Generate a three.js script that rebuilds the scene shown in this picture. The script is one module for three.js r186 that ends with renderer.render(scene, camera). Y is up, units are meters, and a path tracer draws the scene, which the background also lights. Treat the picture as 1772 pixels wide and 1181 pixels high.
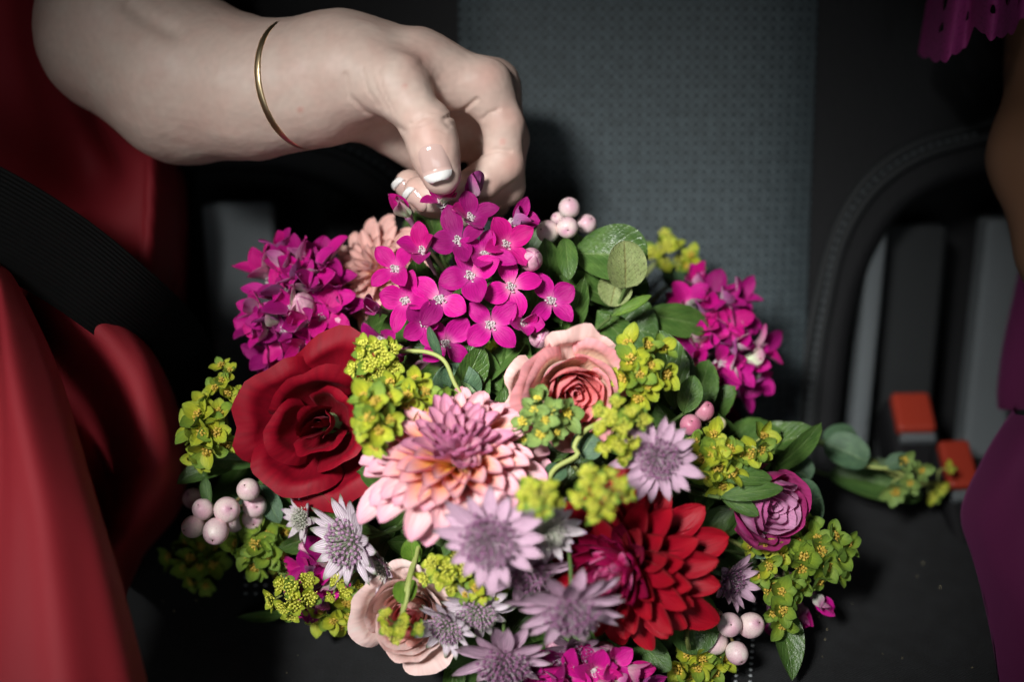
import * as THREE from 'three';
import { ImprovedNoise } from 'three/addons/math/ImprovedNoise.js';
import { RoundedBoxGeometry } from 'three/addons/geometries/RoundedBoxGeometry.js';
import { RectAreaLightUniformsLib } from 'three/addons/lights/RectAreaLightUniformsLib.js';
import { mergeGeometries } from 'three/addons/utils/BufferGeometryUtils.js';

// ---------- camera, light, exposure ----------
const scene = new THREE.Scene();
scene.background = new THREE.Color(0x000000);
const FOV = 27, PITCH = 35 * Math.PI / 180;
const CAM = new THREE.Vector3(0, 0.51, 0);
const camera = new THREE.PerspectiveCamera(FOV, 1024 / 683, 0.05, 20);
const V3 = (x, y, z) => new THREE.Vector3(x, y, z);
const AX = V3(1, 0, 0), AU = V3(0, Math.cos(PITCH), -Math.sin(PITCH)), AF = V3(0, -Math.sin(PITCH), -Math.cos(PITCH)), AT = AF.clone().negate();
camera.position.copy(CAM);
camera.up.set(0, 1, 0);
camera.lookAt(CAM.clone().add(AF));
camera.focus = 0.635;
camera.userData.fStop = 2.7;
scene.add(camera);
RectAreaLightUniformsLib.init();
const renderer = new THREE.WebGLRenderer({ antialias: true });
renderer.toneMapping = THREE.LinearToneMapping;
renderer.toneMappingExposure = 1.0;
renderer.shadowMap.enabled = true;
function areaLight(pos, target, w, h, color, intensity) {
  const l = new THREE.RectAreaLight(color, intensity, w, h);
  l.position.set(...pos); l.lookAt(...target); scene.add(l);
  return l;
}
// added spot with a narrow cone on the bouquet; weaker daylight through the windscreen
const KEY = { pos: [-0.42, 1.03, 0.25], aim: [0.0, 0.12, -0.50] };
const WIND = { pos: [0.0, 0.75, 1.35], aim: [0, 0.3, 0], w: 1.1, h: 0.5 };
areaLight(WIND.pos, WIND.aim, WIND.w, WIND.h, new THREE.Color(0.92, 0.97, 1.0), 2.1);
const key = new THREE.SpotLight(new THREE.Color(1.0, 0.985, 0.965), 12.6, 0, 9.0 * Math.PI / 180, 1, 2);
key.position.set(...KEY.pos); key.target.position.set(...KEY.aim); key.castShadow = true; key.shadow.radius = 7;
scene.add(key, key.target);

// ---------- helpers ----------
const K = 2 * Math.tan(FOV * Math.PI / 360) / 1181;             // metres per photo pixel at one metre
const P = (px, py, d) => CAM.clone().addScaledVector(AF, d).addScaledVector(AX, (px - 886) * K * d).addScaledVector(AU, -(py - 590.5) * K * d);
const dir = (a, b, c = 1) => V3(0, 0, 0).addScaledVector(AX, a).addScaledVector(AU, b).addScaledVector(AT, c).normalize();
const D = (px, py, o = 0) => 0.69 - 0.10 * Math.max(-0.2, 1 - ((px - 920) / 640) ** 2 - ((py - 860) / 520) ** 2) + o;
let seed = 1;
const srand = (s) => { seed = s >>> 0; };
const rnd = () => { seed = (seed + 0x6D2B79F5) >>> 0; let t = seed; t = Math.imul(t ^ (t >>> 15), t | 1); t ^= t + Math.imul(t ^ (t >>> 7), t | 61); return ((t ^ (t >>> 14)) >>> 0) / 4294967296; };
const rr = (a, b) => a + (b - a) * rnd();
const NZ = new ImprovedNoise();
const noise = (x, y = 0, z = 0) => NZ.noise(x + 11.3, y + 7.7, z + 3.1);
const clamp = (x, a = 0, b = 1) => Math.min(b, Math.max(a, x));
const sstep = (a, b, x) => { const t = clamp((x - a) / (b - a)); return t * t * (3 - 2 * t); };
const mix = (a, b, t) => a + (b - a) * t;
const mix3 = (a, b, t) => [mix(a[0], b[0], t), mix(a[1], b[1], t), mix(a[2], b[2], t)];
const taken = {};
function numbered(n) { const k = taken[n] = (taken[n] ?? -1) + 1; return k ? n + '_' + String(k).padStart(3, '0') : n; }
function shade(o) { o.castShadow = true; o.receiveShadow = true; return o; }
function tag(o, label, category, group) { o.userData.label = label; o.userData.category = category; if (group) o.userData.group = group; return o; }
function thing(name, label, category, pos, q, group) {
  const g = new THREE.Group(); g.name = numbered(name); scene.add(g);
  if (pos) g.position.copy(pos); if (q) g.quaternion.copy(q);
  g.updateMatrixWorld(true);
  return tag(g, label, category, group);
}
function part(name, geo, mat, parent) { const m = shade(new THREE.Mesh(geo, mat)); m.name = name; parent.add(m); return m; }
const YA = V3(0, 1, 0);
function quat(n, roll = 0) { return new THREE.Quaternion().setFromUnitVectors(YA, n).multiply(new THREE.Quaternion().setFromAxisAngle(YA, roll)); }
function tube(points, r, seg = 12, rad = 6, r1 = r) {
  const c = new THREE.CatmullRomCurve3(points);
  const g = new THREE.TubeGeometry(c, seg, 1, rad, false);
  const p = g.attributes.position, q = V3(0, 0, 0);
  for (let i = 0; i <= seg; i++) {
    const ctr = c.getPointAt(i / seg), k = mix(r, r1, i / seg);
    for (let j = 0; j <= rad; j++) { const n = i * (rad + 1) + j; q.fromBufferAttribute(p, n).sub(ctr).multiplyScalar(k).add(ctr); p.setXYZ(n, q.x, q.y, q.z); }
  }
  return g;
}
// a thin two-sided sheet: front uv in the left half of the map, back uv in the right half
function sheet(f, nu, nv, th) {
  const pos = [], uv = [], idx = [], W = nu + 1, pt = [];
  for (let j = 0; j <= nv; j++) for (let i = 0; i <= nu; i++) pt.push(V3(...f(i / nu * 2 - 1, j / nv)));
  const at = (i, j) => pt[clamp(j, 0, nv) * W + clamp(i, 0, nu)];
  for (let side = 0; side < 2; side++)
    for (let j = 0; j <= nv; j++) for (let i = 0; i <= nu; i++) {
      const p = at(i, j).clone(), u = i / nu * 2 - 1, v = j / nv;
      if (side) {
        const du = at(i + 1, j).clone().sub(at(i - 1, j)), dv = at(i, j + 1).clone().sub(at(i, j - 1));
        const n = dv.cross(du); if (n.lengthSq() > 1e-20) n.normalize();
        p.addScaledVector(n, -th * (1 - u ** 4) * (1 - v ** 8) * Math.min(1, v * 8 + 0.1));
      }
      pos.push(p.x, p.y, p.z); uv.push((u + 1) / 4 + side / 2, v);
    }
  const off = W * (nv + 1);
  for (let j = 0; j < nv; j++) for (let i = 0; i < nu; i++) {
    const a = j * W + i, b = a + 1, c = a + W, e = c + 1;
    idx.push(a, c, b, b, c, e, a + off, b + off, c + off, b + off, e + off, c + off);
  }
  const g = new THREE.BufferGeometry();
  g.setAttribute('position', new THREE.Float32BufferAttribute(pos, 3));
  g.setAttribute('uv', new THREE.Float32BufferAttribute(uv, 2));
  g.setIndex(idx); g.computeVertexNormals();
  return g;
}
function tex(w, h, fn, srgb = true, rep) {
  const d = new Uint8Array(w * h * 4);
  for (let y = 0; y < h; y++) for (let x = 0; x < w; x++) {
    const c = fn((x + 0.5) / w, (y + 0.5) / h), k = (y * w + x) * 4;
    d[k] = clamp(c[0], 0, 255); d[k + 1] = clamp(c[1], 0, 255); d[k + 2] = clamp(c[2], 0, 255); d[k + 3] = c[3] === undefined ? 255 : c[3];
  }
  const t = new THREE.DataTexture(d, w, h, THREE.RGBAFormat);
  t.magFilter = t.minFilter = THREE.LinearFilter; t.wrapS = t.wrapT = THREE.RepeatWrapping;
  if (srgb) t.colorSpace = THREE.SRGBColorSpace;
  if (rep) t.repeat.set(...rep);
  t.needsUpdate = true;
  return t;
}
// petal maps: front(u in -1..1, v 0..1), back(u, v), with veins along the length
const petalTex = (front, back, vein = 0.1, s = 1) => tex(128, 128, (x, y) => {
  const isB = x >= 0.5, u = (isB ? x - 0.5 : x) * 4 - 1, c = (isB ? back : front)(u, y);
  const k = 1 + vein * (noise(u * 14, y * 2.5, s) + 0.6 * noise(u * 34, y * 4, s + 5)) + 0.05 * noise(u * 3, y * 3, s + 9);
  return c.map((q) => q * k);
});
const veinBump = tex(128, 128, (x, y) => { const u = ((x * 2) % 1) * 2 - 1; const q = 128 + 70 * noise(u * 13, y * 3, 2) + 45 * noise(u * 28, y * 6, 4); return [q, q, q]; }, false);
const M = (o) => { const m = new THREE.MeshPhysicalMaterial({ side: THREE.DoubleSide, roughness: 0.6, ...o }); return m; };
const petalMat = (map, o = {}) => M({ map, bumpMap: veinBump, bumpScale: 0.00055, roughness: 0.55, specularIntensity: 0.5, transmission: 0.18, ...o });
function tones(mat, list) { return list.map((c) => { const m = mat.clone(); m.color = new THREE.Color(...c); return m; }); }

// ---------- the rear seat ----------
const mats = {};
mats.leather = M({ color: new THREE.Color(0.010, 0.0105, 0.0115), roughness: 0.6, specularIntensity: 0.4, bumpMap: tex(256, 256, (u, v) => { const q = 128 + 90 * noise(u * 40, v * 40, 1) + 40 * noise(u * 90, v * 90, 3); return [q, q, q]; }, false, [8, 8]), bumpScale: 0.0003 });
const ringBump = (u, v) => {
  const x = u - 0.5, y = v - 0.5, r = Math.hypot(x, y), e = (Math.abs(x) ** 3.2 + Math.abs(y) ** 3.2) ** (1 / 3.2);
  const ring = Math.exp(-((((e + r) / 2 - 0.44) / 0.045) ** 2)), hole = sstep(0.56, 0.64, r);
  return { ring, hole };
};
const PITCHM = 0.0050;
mats.ringFabric = M({
  color: 0xffffff, roughness: 0.62, sheen: 0.3, sheenColor: new THREE.Color(0.5, 0.6, 0.62), sheenRoughness: 0.5,
  map: tex(512, 512, (u, v) => {
    const U = (u * 16) % 1, Vv = (v * 16) % 1, { ring, hole } = ringBump(U, Vv);
    const w = 1 + 0.22 * noise(u * 120, v * 120, 2) + 0.16 * noise(u * 16, v * 16, 5);
    const c = mix3(mix3([49, 59, 63], [112, 126, 130], ring), [24, 28, 30], hole);
    return c.map((q) => q * w);
  }, true, [1 / (16 * PITCHM), 1 / (16 * PITCHM)]),
  bumpMap: tex(512, 512, (u, v) => { const { ring, hole } = ringBump((u * 16) % 1, (v * 16) % 1); const q = 110 + 90 * ring - 60 * hole + 20 * noise(u * 150, v * 150, 8); return [q, q, q]; }, false, [1 / (16 * PITCHM), 1 / (16 * PITCHM)]),
  bumpScale: 0.0006,
});
mats.twill = M({
  color: 0xffffff, roughness: 0.85,
  map: tex(512, 512, (u, v) => {
    const s = Math.sin((u * 34 + v * 60) * 2 * Math.PI), w = 0.8 + 0.35 * s + 0.3 * noise(u * 90, v * 90, 1) + 0.18 * noise(u * 9, v * 9, 4);
    return [34 * w, 36 * w, 38 * w];
  }, true, [1 / 0.075, 1 / 0.075]),
  bumpMap: tex(512, 512, (u, v) => { const s = Math.sin((u * 34 + v * 60) * 2 * Math.PI); const q = 128 + 80 * s + 45 * noise(u * 110, v * 110, 6); return [q, q, q]; }, false, [1 / 0.075, 1 / 0.075]),
  bumpScale: 0.0006,
});
mats.trim = M({ color: new THREE.Color(0.12, 0.138, 0.146), roughness: 0.6, bumpMap: mats.leather.bumpMap, bumpScale: 0.0003 });
mats.trimDark = M({ color: new THREE.Color(0.018, 0.02, 0.021), roughness: 0.65, specularIntensity: 0.4 });
mats.black = M({ color: new THREE.Color(0.007, 0.007, 0.008), roughness: 0.6, specularIntensity: 0.4 });
const CX = 0.067, CREASE = -0.62;
{
  const seat = thing('rear_seat', 'black car rear seat with ring patterned centre backrest and ribbed fabric cushion', 'car seat', V3(0, 0, 0));
  const lean = new THREE.Quaternion().setFromEuler(new THREE.Euler(-25 * Math.PI / 180, 0, 0));
  const place = (m, x = 0, y = 0, z = 0) => { m.quaternion.copy(lean); m.position.copy(V3(x, y, z).applyQuaternion(lean).add(V3(0, 0, CREASE))); return m; };
  // backrest with two recesses beside the centre cushion
  const s = new THREE.Shape(); s.moveTo(-0.72, -0.06); s.lineTo(0.86, -0.06); s.lineTo(0.86, 0.62); s.lineTo(-0.72, 0.62); s.closePath();
  const edge = [[0.176, -0.05], [0.178, 0.03], [0.183, 0.08], [0.192, 0.112], [0.208, 0.138], [0.232, 0.155], [0.262, 0.164]];
  for (const side of [1, -1]) {
    const X = (x) => side > 0 ? x : 2 * CX - x, h = new THREE.Path();
    h.moveTo(X(edge[0][0]), edge[0][1]);
    h.splineThru(edge.slice(1).map(([x, y]) => new THREE.Vector2(X(x), y)));
    h.lineTo(X(0.33), 0.166); h.lineTo(X(0.33), -0.05); h.closePath();
    s.holes.push(h);
  }
  const bg = new THREE.ExtrudeGeometry(s, { depth: 0.05, bevelEnabled: true, bevelThickness: 0.012, bevelSize: 0.009, bevelSegments: 5, curveSegments: 24 });
  place(part('backrest', bg, mats.leather, seat), 0, 0, -0.062);
  // centre panel with ring pattern, gently domed
  const hw = 0.0955, y0 = -0.02, y1 = 0.60;
  const cp = sheet((u, v) => [CX + u * hw, mix(y0, y1, v), 0.002 + 0.009 * (1 - u ** 6) * Math.min(1, (1 - v) * 10)], 24, 40, 0.004);
  { const p = cp.attributes.position, uv = cp.attributes.uv; for (let i = 0; i < p.count; i++) uv.setXY(i, p.getX(i), p.getY(i)); }
  place(part('backrest_panel', cp, mats.ringFabric, seat));
  for (const side of [1, -1]) {
    const X = (x) => side > 0 ? x : 2 * CX - x;
    for (const o of [0, 0.0065]) {
      const pts = [...edge, [0.29, 0.172], [0.33, 0.178]].map(([x, y]) => V3(X(x - 0.0095 - o * (y < 0.1 ? 1 : 0.6)), y + (y > 0.1 ? 0.010 + o : 0), 0.0005));
      place(part('piping', tube(pts, 0.0033, 60, 8), mats.trimDark, seat));
    }
    // stitches along the piping
    const st = [], c = new THREE.CatmullRomCurve3(edge.map(([x, y]) => V3(X(x - 0.0128), y + (y > 0.1 ? 0.0132 : 0), 0.0035)));
    for (let k = 0; k < 56; k++) { const b = new THREE.BoxGeometry(0.0012, 0.0026, 0.0009), q = c.getPointAt(k / 55), t = c.getTangentAt(k / 55); b.rotateZ(Math.atan2(-t.x, t.y)); b.translate(q.x, q.y, q.z); st.push(b); }
    const sm = part('stitching', mergeGeometries(st), mats.trim, seat); sm.userData.kind = 'stuff'; place(sm);
  }
  const rb = new THREE.BoxGeometry(1.5, 0.3, 0.01);
  place(part('recess_backing', rb, mats.leather, seat), CX, 0.06, -0.085);
  const strip = (x, w, y, h, z, tilt, m) => { const o = place(part('trim_panel', new RoundedBoxGeometry(w, h, 0.02, 3, 0.004), m, seat), x, y, z); o.rotateZ(tilt); return o; };
  strip(0.200, 0.010, 0.050, 0.16, -0.018, -0.05, mats.trim);
  strip(0.229, 0.036, 0.045, 0.16, -0.045, -0.04, mats.trimDark);
  strip(0.276, 0.036, 0.045, 0.17, -0.016, -0.05, mats.trim);
  strip(-0.148, 0.040, 0.045, 0.19, -0.012, 0.03, mats.trim);
  strip(-0.092, 0.034, 0.050, 0.2, -0.040, -0.03, mats.trimDark);
  strip(-0.076, 0.006, 0.050, 0.2, -0.028, -0.03, mats.trim);
  // seat cushion: one padded sheet, rounded at the front
  const cg = sheet((u, v) => {
    const x = 0.07 + u * 0.78, z = mix(CREASE - 0.03, -0.1, v);
    let y = 0.010 * noise(x * 4, z * 4, 1) + 0.004 * noise(x * 11, z * 11, 2);
    y -= 0.05 * sstep(0.85, 1, v) + 0.03 * (1 - sstep(0, 0.08, v));
    y += 0.012 * sstep(0.22, 0.34, Math.abs(x - CX)) - 0.006 * Math.exp(-(((Math.abs(x - CX) - 0.185) / 0.006) ** 2));
    return [x, y, z];
  }, 220, 110, 0.03);
  { const p = cg.attributes.position, uv = cg.attributes.uv; for (let i = 0; i < p.count; i++) uv.setXY(i, p.getX(i), p.getZ(i)); }
  const cu = part('seat_cushion', cg, mats.twill, seat);
  const dotG = new THREE.SphereGeometry(0.0009, 6, 4), dots = [];
  const cush = (px, py) => { const q = P(px, py, 1).sub(CAM), t = -(CAM.y - 0.004) / q.y; return CAM.clone().addScaledVector(q, t); };
  for (let r = 0; r < 2; r++) for (let k = 0; k < 22; k++) { const q = cush(1283 + r * 25 - k * 0.6, 1010 + k * 10.4); const g2 = dotG.clone(); g2.scale(1.2, 0.5, 1); g2.translate(q.x, 0.0018 + 0.010 * noise(q.x * 4, q.z * 4, 1) + 0.004 * noise(q.x * 11, q.z * 11, 2), q.z); dots.push(g2); }
  for (let r = 0; r < 3; r++) for (let k = 0; k < 12; k++) { const q = cush(425 + k * 17, 1022 - r * 14); const g2 = dotG.clone(); g2.scale(1.2, 0.5, 1); g2.translate(q.x, 0.0018 + 0.010 * noise(q.x * 4, q.z * 4, 1) + 0.004 * noise(q.x * 11, q.z * 11, 2), q.z); dots.push(g2); }
  const dm = part('perforation', mergeGeometries(dots), M({ color: new THREE.Color(0.28, 0.3, 0.31), roughness: 0.5 }), seat); dm.userData.kind = 'stuff';
  // crumbs of pollen and dust on the cloth
  srand(77); const cr = [];
  for (let k = 0; k < 70; k++) { const q = cush(rr(230, 1700), rr(940, 1180)), b = new THREE.TetrahedronGeometry(rr(0.0002, 0.0006)); b.translate(q.x, 0.001 + 0.010 * noise(q.x * 4, q.z * 4, 1) + 0.004 * noise(q.x * 11, q.z * 11, 2), q.z); cr.push(b); }
  const crm = part('crumbs', mergeGeometries(cr), M({ color: new THREE.Color(0.4, 0.34, 0.2), roughness: 0.9 }), seat); crm.userData.kind = 'stuff';
}
// unseen lamp body added where the spot stands, above and beside the camera
{
  const n = V3(...KEY.aim).sub(V3(...KEY.pos)).normalize();
  const g = thing('added_lamp', 'added unseen round lamp aimed at the bouquet from above', 'lamp', V3(...KEY.pos).addScaledVector(n, -0.03), quat(n));
  part('housing', new THREE.LatheGeometry([[0.001, -0.04], [0.05, -0.035], [0.075, -0.01], [0.078, 0.008], [0.07, 0.008]].map((a) => new THREE.Vector2(...a)), 32), mats.trim, g);
  part('lens', new THREE.CylinderGeometry(0.068, 0.068, 0.004, 32), M({ color: 0xffffff, emissive: new THREE.Color(1, 0.97, 0.93), emissiveIntensity: 2, roughness: 0.4 }), g);
}
// ---------- seat belt buckles ----------
{
  const red = M({ color: new THREE.Color(0.30, 0.03, 0.014), roughness: 0.42 });
  const mk = (px, py, d, w, h, tilt, label) => {
    const q = quat(dir(0.0, 0.55, 0.8)), g = thing('seat_belt_buckle', label, 'buckle', P(px, py, d), q);
    const u = K * d, bw = w * u, bh = h * u;
    const hs = part('housing', new RoundedBoxGeometry(bw * 1.35, 0.03, bh * 2.6, 4, 0.006), mats.black, g); hs.position.set(0, -0.016, bh * 0.75);
    const b = part('release_button', new RoundedBoxGeometry(bw, 0.008, bh, 4, 0.0025), red, g); b.position.set(0, 0.001, 0);
    const sl = part('latch_slot', new RoundedBoxGeometry(bw * 0.9, 0.006, bh * 0.2, 2, 0.001), mats.trim, g); sl.position.set(0, 0, bh * 0.64);
    g.rotateY(tilt);
  };
  mk(1578, 718, 0.79, 66, 76, 0.02, 'seat belt buckle with red button beside the centre backrest piping');
  mk(1656, 808, 0.765, 54, 92, 0.05, 'seat belt buckle with red button next to the pink skirt');
}

// ---------- surface nets for bodies ----------
function smin(a, b, k) { const h = Math.max(k - Math.abs(a - b), 0) / k; return Math.min(a, b) - h * h * k * 0.25; }
function cone(p, a, b, ra, rb) {
  const bx = b[0] - a[0], by = b[1] - a[1], bz = b[2] - a[2], x = p[0] - a[0], y = p[1] - a[1], z = p[2] - a[2];
  const t = clamp((x * bx + y * by + z * bz) / (bx * bx + by * by + bz * bz + 1e-12));
  return Math.hypot(x - bx * t, y - by * t, z - bz * t) - mix(ra, rb, t);
}
function surfaceNets(sdf, lo, hi, h, colorFn, toWorld) {
  const n = [0, 1, 2].map((i) => Math.ceil((hi[i] - lo[i]) / h) + 1), [nx, ny, nz] = n, f = new Float32Array(nx * ny * nz), B = 6;
  const at = (i, j, k) => [lo[0] + i * h, lo[1] + j * h, lo[2] + k * h];
  for (let k0 = 0; k0 < nz; k0 += B) for (let j0 = 0; j0 < ny; j0 += B) for (let i0 = 0; i0 < nx; i0 += B) {
    const c = sdf(at(i0 + B / 2, j0 + B / 2, k0 + B / 2)), far = Math.abs(c) > h * B * 1.05 + 0.004;
    for (let k = k0; k < Math.min(nz, k0 + B); k++) for (let j = j0; j < Math.min(ny, j0 + B); j++) for (let i = i0; i < Math.min(nx, i0 + B); i++)
      f[(k * ny + j) * nx + i] = far ? c : sdf(at(i, j, k));
  }
  const vid = new Int32Array(nx * ny * nz).fill(-1), pos = [], nor = [], col = [], idx = [];
  const id = (i, j, k) => (k * ny + j) * nx + i;
  for (let k = 0; k < nz - 1; k++) for (let j = 0; j < ny - 1; j++) for (let i = 0; i < nx - 1; i++) {
    let s = 0, cx = 0, cy = 0, cz = 0, cnt = 0; const v = [];
    for (let q = 0; q < 8; q++) { const w = f[id(i + (q & 1), j + ((q >> 1) & 1), k + (q >> 2))]; v.push(w); if (w < 0) s |= 1 << q; }
    if (s === 0 || s === 255) continue;
    for (let a = 0; a < 8; a++) for (const bit of [1, 2, 4]) if (!(a & bit)) {
      const b = a | bit; if ((v[a] < 0) === (v[b] < 0)) continue;
      const t = v[a] / (v[a] - v[b]);
      cx += (a & 1) + (bit === 1 ? t : 0); cy += ((a >> 1) & 1) + (bit === 2 ? t : 0); cz += (a >> 2) + (bit === 4 ? t : 0); cnt++;
    }
    let p = [lo[0] + (i + cx / cnt) * h, lo[1] + (j + cy / cnt) * h, lo[2] + (k + cz / cnt) * h];
    const e = h * 0.5; let g = [sdf([p[0] + e, p[1], p[2]]) - sdf([p[0] - e, p[1], p[2]]), sdf([p[0], p[1] + e, p[2]]) - sdf([p[0], p[1] - e, p[2]]), sdf([p[0], p[1], p[2] + e]) - sdf([p[0], p[1], p[2] - e])];
    const gl = Math.hypot(...g) || 1; g = g.map((x) => x / gl);
    const d0 = clamp(sdf(p), -h, h); p = p.map((x, q) => x - g[q] * d0);
    vid[id(i, j, k)] = pos.length / 3;
    const wp = toWorld(p), wn = toWorld(g, true);
    pos.push(wp.x, wp.y, wp.z); nor.push(wn.x, wn.y, wn.z); col.push(...colorFn(p, g));
  }
  const quad = (a, b, c, d, flip) => { if (a < 0 || b < 0 || c < 0 || d < 0) return; flip ? idx.push(a, c, b, a, d, c) : idx.push(a, b, c, a, c, d); };
  for (let k = 1; k < nz - 1; k++) for (let j = 1; j < ny - 1; j++) for (let i = 1; i < nx - 1; i++) {
    const a = f[id(i, j, k)] < 0;
    if (a !== (f[id(i + 1, j, k)] < 0)) quad(vid[id(i, j - 1, k - 1)], vid[id(i, j, k - 1)], vid[id(i, j, k)], vid[id(i, j - 1, k)], !a);
    if (a !== (f[id(i, j + 1, k)] < 0)) quad(vid[id(i - 1, j, k - 1)], vid[id(i - 1, j, k)], vid[id(i, j, k)], vid[id(i, j, k - 1)], !a);
    if (a !== (f[id(i, j, k + 1)] < 0)) quad(vid[id(i - 1, j - 1, k)], vid[id(i, j - 1, k)], vid[id(i, j, k)], vid[id(i - 1, j, k)], !a);
  }
  const g = new THREE.BufferGeometry();
  g.setAttribute('position', new THREE.Float32BufferAttribute(pos, 3));
  g.setAttribute('normal', new THREE.Float32BufferAttribute(nor, 3));
  g.setAttribute('color', new THREE.Float32BufferAttribute(col, 3));
  g.setIndex(idx);
  return g;
}
// local frame of the arm: x right, y up, z towards the front of the car
const HO = P(600, 150, 0.66);
const loc = (px, py, d) => { const v = P(px, py, d).sub(HO); return [v.dot(AX), v.dot(AU), v.dot(AT)]; };
const toW = (p, asDir) => { const v = V3(0, 0, 0).addScaledVector(AX, p[0]).addScaledVector(AU, p[1]).addScaledVector(AT, p[2]); return asDir ? v : v.add(HO); };
const pix = (p) => { const d = 0.66 - p[2]; return [(p[0] + (600 - 886) * K * 0.66) / (K * d) + 886, -(p[1] - (150 - 590.5) * K * 0.66) / (K * d) + 590.5]; };
const J = (px, py, z, r) => ({ p: loc(px, py, 0.66 - z / 1000), r: r / 1000 });
const chain = (list, k) => (p) => { let d = 1e3; for (let i = 0; i + 1 < list.length; i++) { const c = cone(p, list[i].p, list[i + 1].p, list[i].r, list[i + 1].r); d = d > 100 ? c : smin(d, c, k); } return d; };
const armC = chain([J(225, -330, -75, 41), J(212, 55, -32, 38.5), J(325, 138, -22, 38.2), J(440, 154, -8, 30.5), J(535, 146, 0, 26.5), J(600, 122, 0, 24)], 0.012);
const palmBones = [
  [J(590, 125, 2, 24), J(720, 122, 4, 17)], [J(720, 122, 4, 17), J(838, 150, 6, 12)],          // index side
  [J(590, 120, -12, 23), J(850, 150, -14, 13)], [J(595, 135, -26, 20), J(852, 172, -32, 12.5)],
  [J(600, 152, -32, 17), J(760, 230, -46, 14)], [J(760, 230, -46, 14), J(840, 210, -46, 11)],
  [J(630, 175, -18, 17), J(740, 255, -34, 14)],                                                // heel of the hand
];
const thumb = [J(622, 128, 14, 21), J(688, 150, 26, 14.2), J(742, 222, 33, 10.4), J(752, 262, 34, 9.9), J(764, 304, 33, 8.6)];
const fingers = [
  { b: [J(838, 148, 6, 11.4), J(872, 215, 5, 9.3), J(870, 282, 3, 9.4), J(832, 316, 6, 8.4), J(786, 336, 7, 8.0), J(748, 338, 7, 7.4), J(724, 331, 6, 6.8)], k: 0.007 },
  { b: [J(852, 152, -14, 11.5), J(880, 240, -14, 9.4), J(872, 322, -13, 9.4), J(800, 362, -8, 8.3), J(740, 345, -6, 7.6), J(708, 318, -6, 6.7)], k: 0.007 },
  { b: [J(852, 172, -32, 11), J(872, 260, -32, 9), J(850, 345, -31, 9), J(780, 372, -24, 8), J(735, 352, -22, 7)], k: 0.007 },
  { b: [J(836, 212, -46, 10), J(846, 290, -48, 8), J(800, 350, -46, 7.6), J(760, 362, -40, 7)], k: 0.006 },
];
const fcs = fingers.map((f) => chain(f.b, 0.003)), thumbC = chain(thumb, 0.006);
// creases: photo polylines on the side towards the camera; depth and half-width in millimetres
const creases = [
  [[[598, 130], [604, 165], [632, 192], [668, 208], [700, 226]], 0.8, 5.5, 10],
  [[[628, 118], [636, 155], [655, 182]], 0.35, 3.5, 8], [[[640, 112], [650, 150], [672, 188]], 0.35, 3.5, 8], [[[655, 120], [663, 155], [684, 195]], 0.3, 3, 8],
  [[[712, 214], [735, 203], [762, 207], [778, 219]], 0.55, 4, 20], [[[714, 226], [740, 219], [770, 228]], 0.25, 3, 20], [[[718, 204], [742, 192], [766, 198]], 0.2, 3, 20],
  [[[770, 205], [795, 196], [825, 172]], 1.3, 4, -6], [[[836, 206], [846, 196], [862, 190]], 0.7, 4, -6],
  [[[836, 268], [858, 259], [882, 262]], 0.7, 4, -4], [[[806, 303], [820, 299], [836, 305]], 0.6, 3.5, -4],
  [[[728, 115], [742, 140], [756, 170]], 0.9, 11, -2],
  [[[225, 10], [255, 35], [300, 55]], 2.2, 16, -60],
];
function creaseAt(p) {
  const [x, y] = pix(p); let s = 0;
  for (const [pl, dep, w, zmin] of creases) {
    if (p[2] * 1000 < zmin) continue;
    let best = 1e9;
    for (let i = 0; i + 1 < pl.length; i++) {
      const [ax, ay] = pl[i], [bx, by] = pl[i + 1], dx = bx - ax, dy = by - ay, t = clamp(((x - ax) * dx + (y - ay) * dy) / (dx * dx + dy * dy));
      best = Math.min(best, Math.hypot(x - ax - dx * t, y - ay - dy * t));
    }
    if (best < w * 3) s += dep * 0.001 * Math.exp(-((best / w) ** 2));
  }
  return s;
}
function armSdf(p) {
  let palm = 1e3; for (const [a, b] of palmBones) { const c = cone(p, a.p, b.p, a.r, b.r); palm = palm > 100 ? c : smin(palm, c, 0.012); }
  const base = smin(armC(p), palm, 0.014);
  let d = smin(base, thumbC(p), 0.009);
  for (let i = 0; i < fcs.length; i++) d = Math.min(d, smin(base, fcs[i](p), fingers[i].k));
  if (Math.abs(d) < 0.006) { d += creaseAt(p) + 0.00035 * noise(p[0] * 90, p[1] * 90, p[2] * 90) + 0.00012 * noise(p[0] * 320, p[1] * 320, p[2] * 320); }
  return d;
}
const reds = [[735, 225, 30], [880, 200, 26], [885, 285, 26], [755, 265, 30], [725, 100, 30], [715, 320, 24], [860, 330, 26], [845, 130, 24]];
const skinColor = (p) => {
  const [x, y] = pix(p);
  let r = 0.25 * noise(p[0] * 60, p[1] * 60, p[2] * 60) + 0.2 * noise(p[0] * 170, p[1] * 170, p[2] * 170);
  for (const [a, b, w] of reds) r += 0.55 * Math.exp(-(((x - a) ** 2 + (y - b) ** 2) / (w * w)));
  for (const [a, b, w] of [[701, 148, 4], [870, 245, 5], [700, 155, 2], [520, 190, 5]]) r += 1.2 * Math.exp(-(((x - a) ** 2 + (y - b) ** 2) / (w * w)));
  const f = 1 + 0.06 * noise(p[0] * 400, p[1] * 400, p[2] * 400);
  return mix3([0.70, 0.55, 0.47], [0.67, 0.40, 0.335], clamp(0.2 + r)).map((q) => q * f);
};
const skin = M({ vertexColors: true, roughness: 0.48, specularIntensity: 0.6, sheen: 0.2, sheenColor: new THREE.Color(0.6, 0.35, 0.25) });
const person = thing('person', 'person in a red dress reaching a bare arm with gold bangle to the flowers', 'person', HO.clone());
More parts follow.
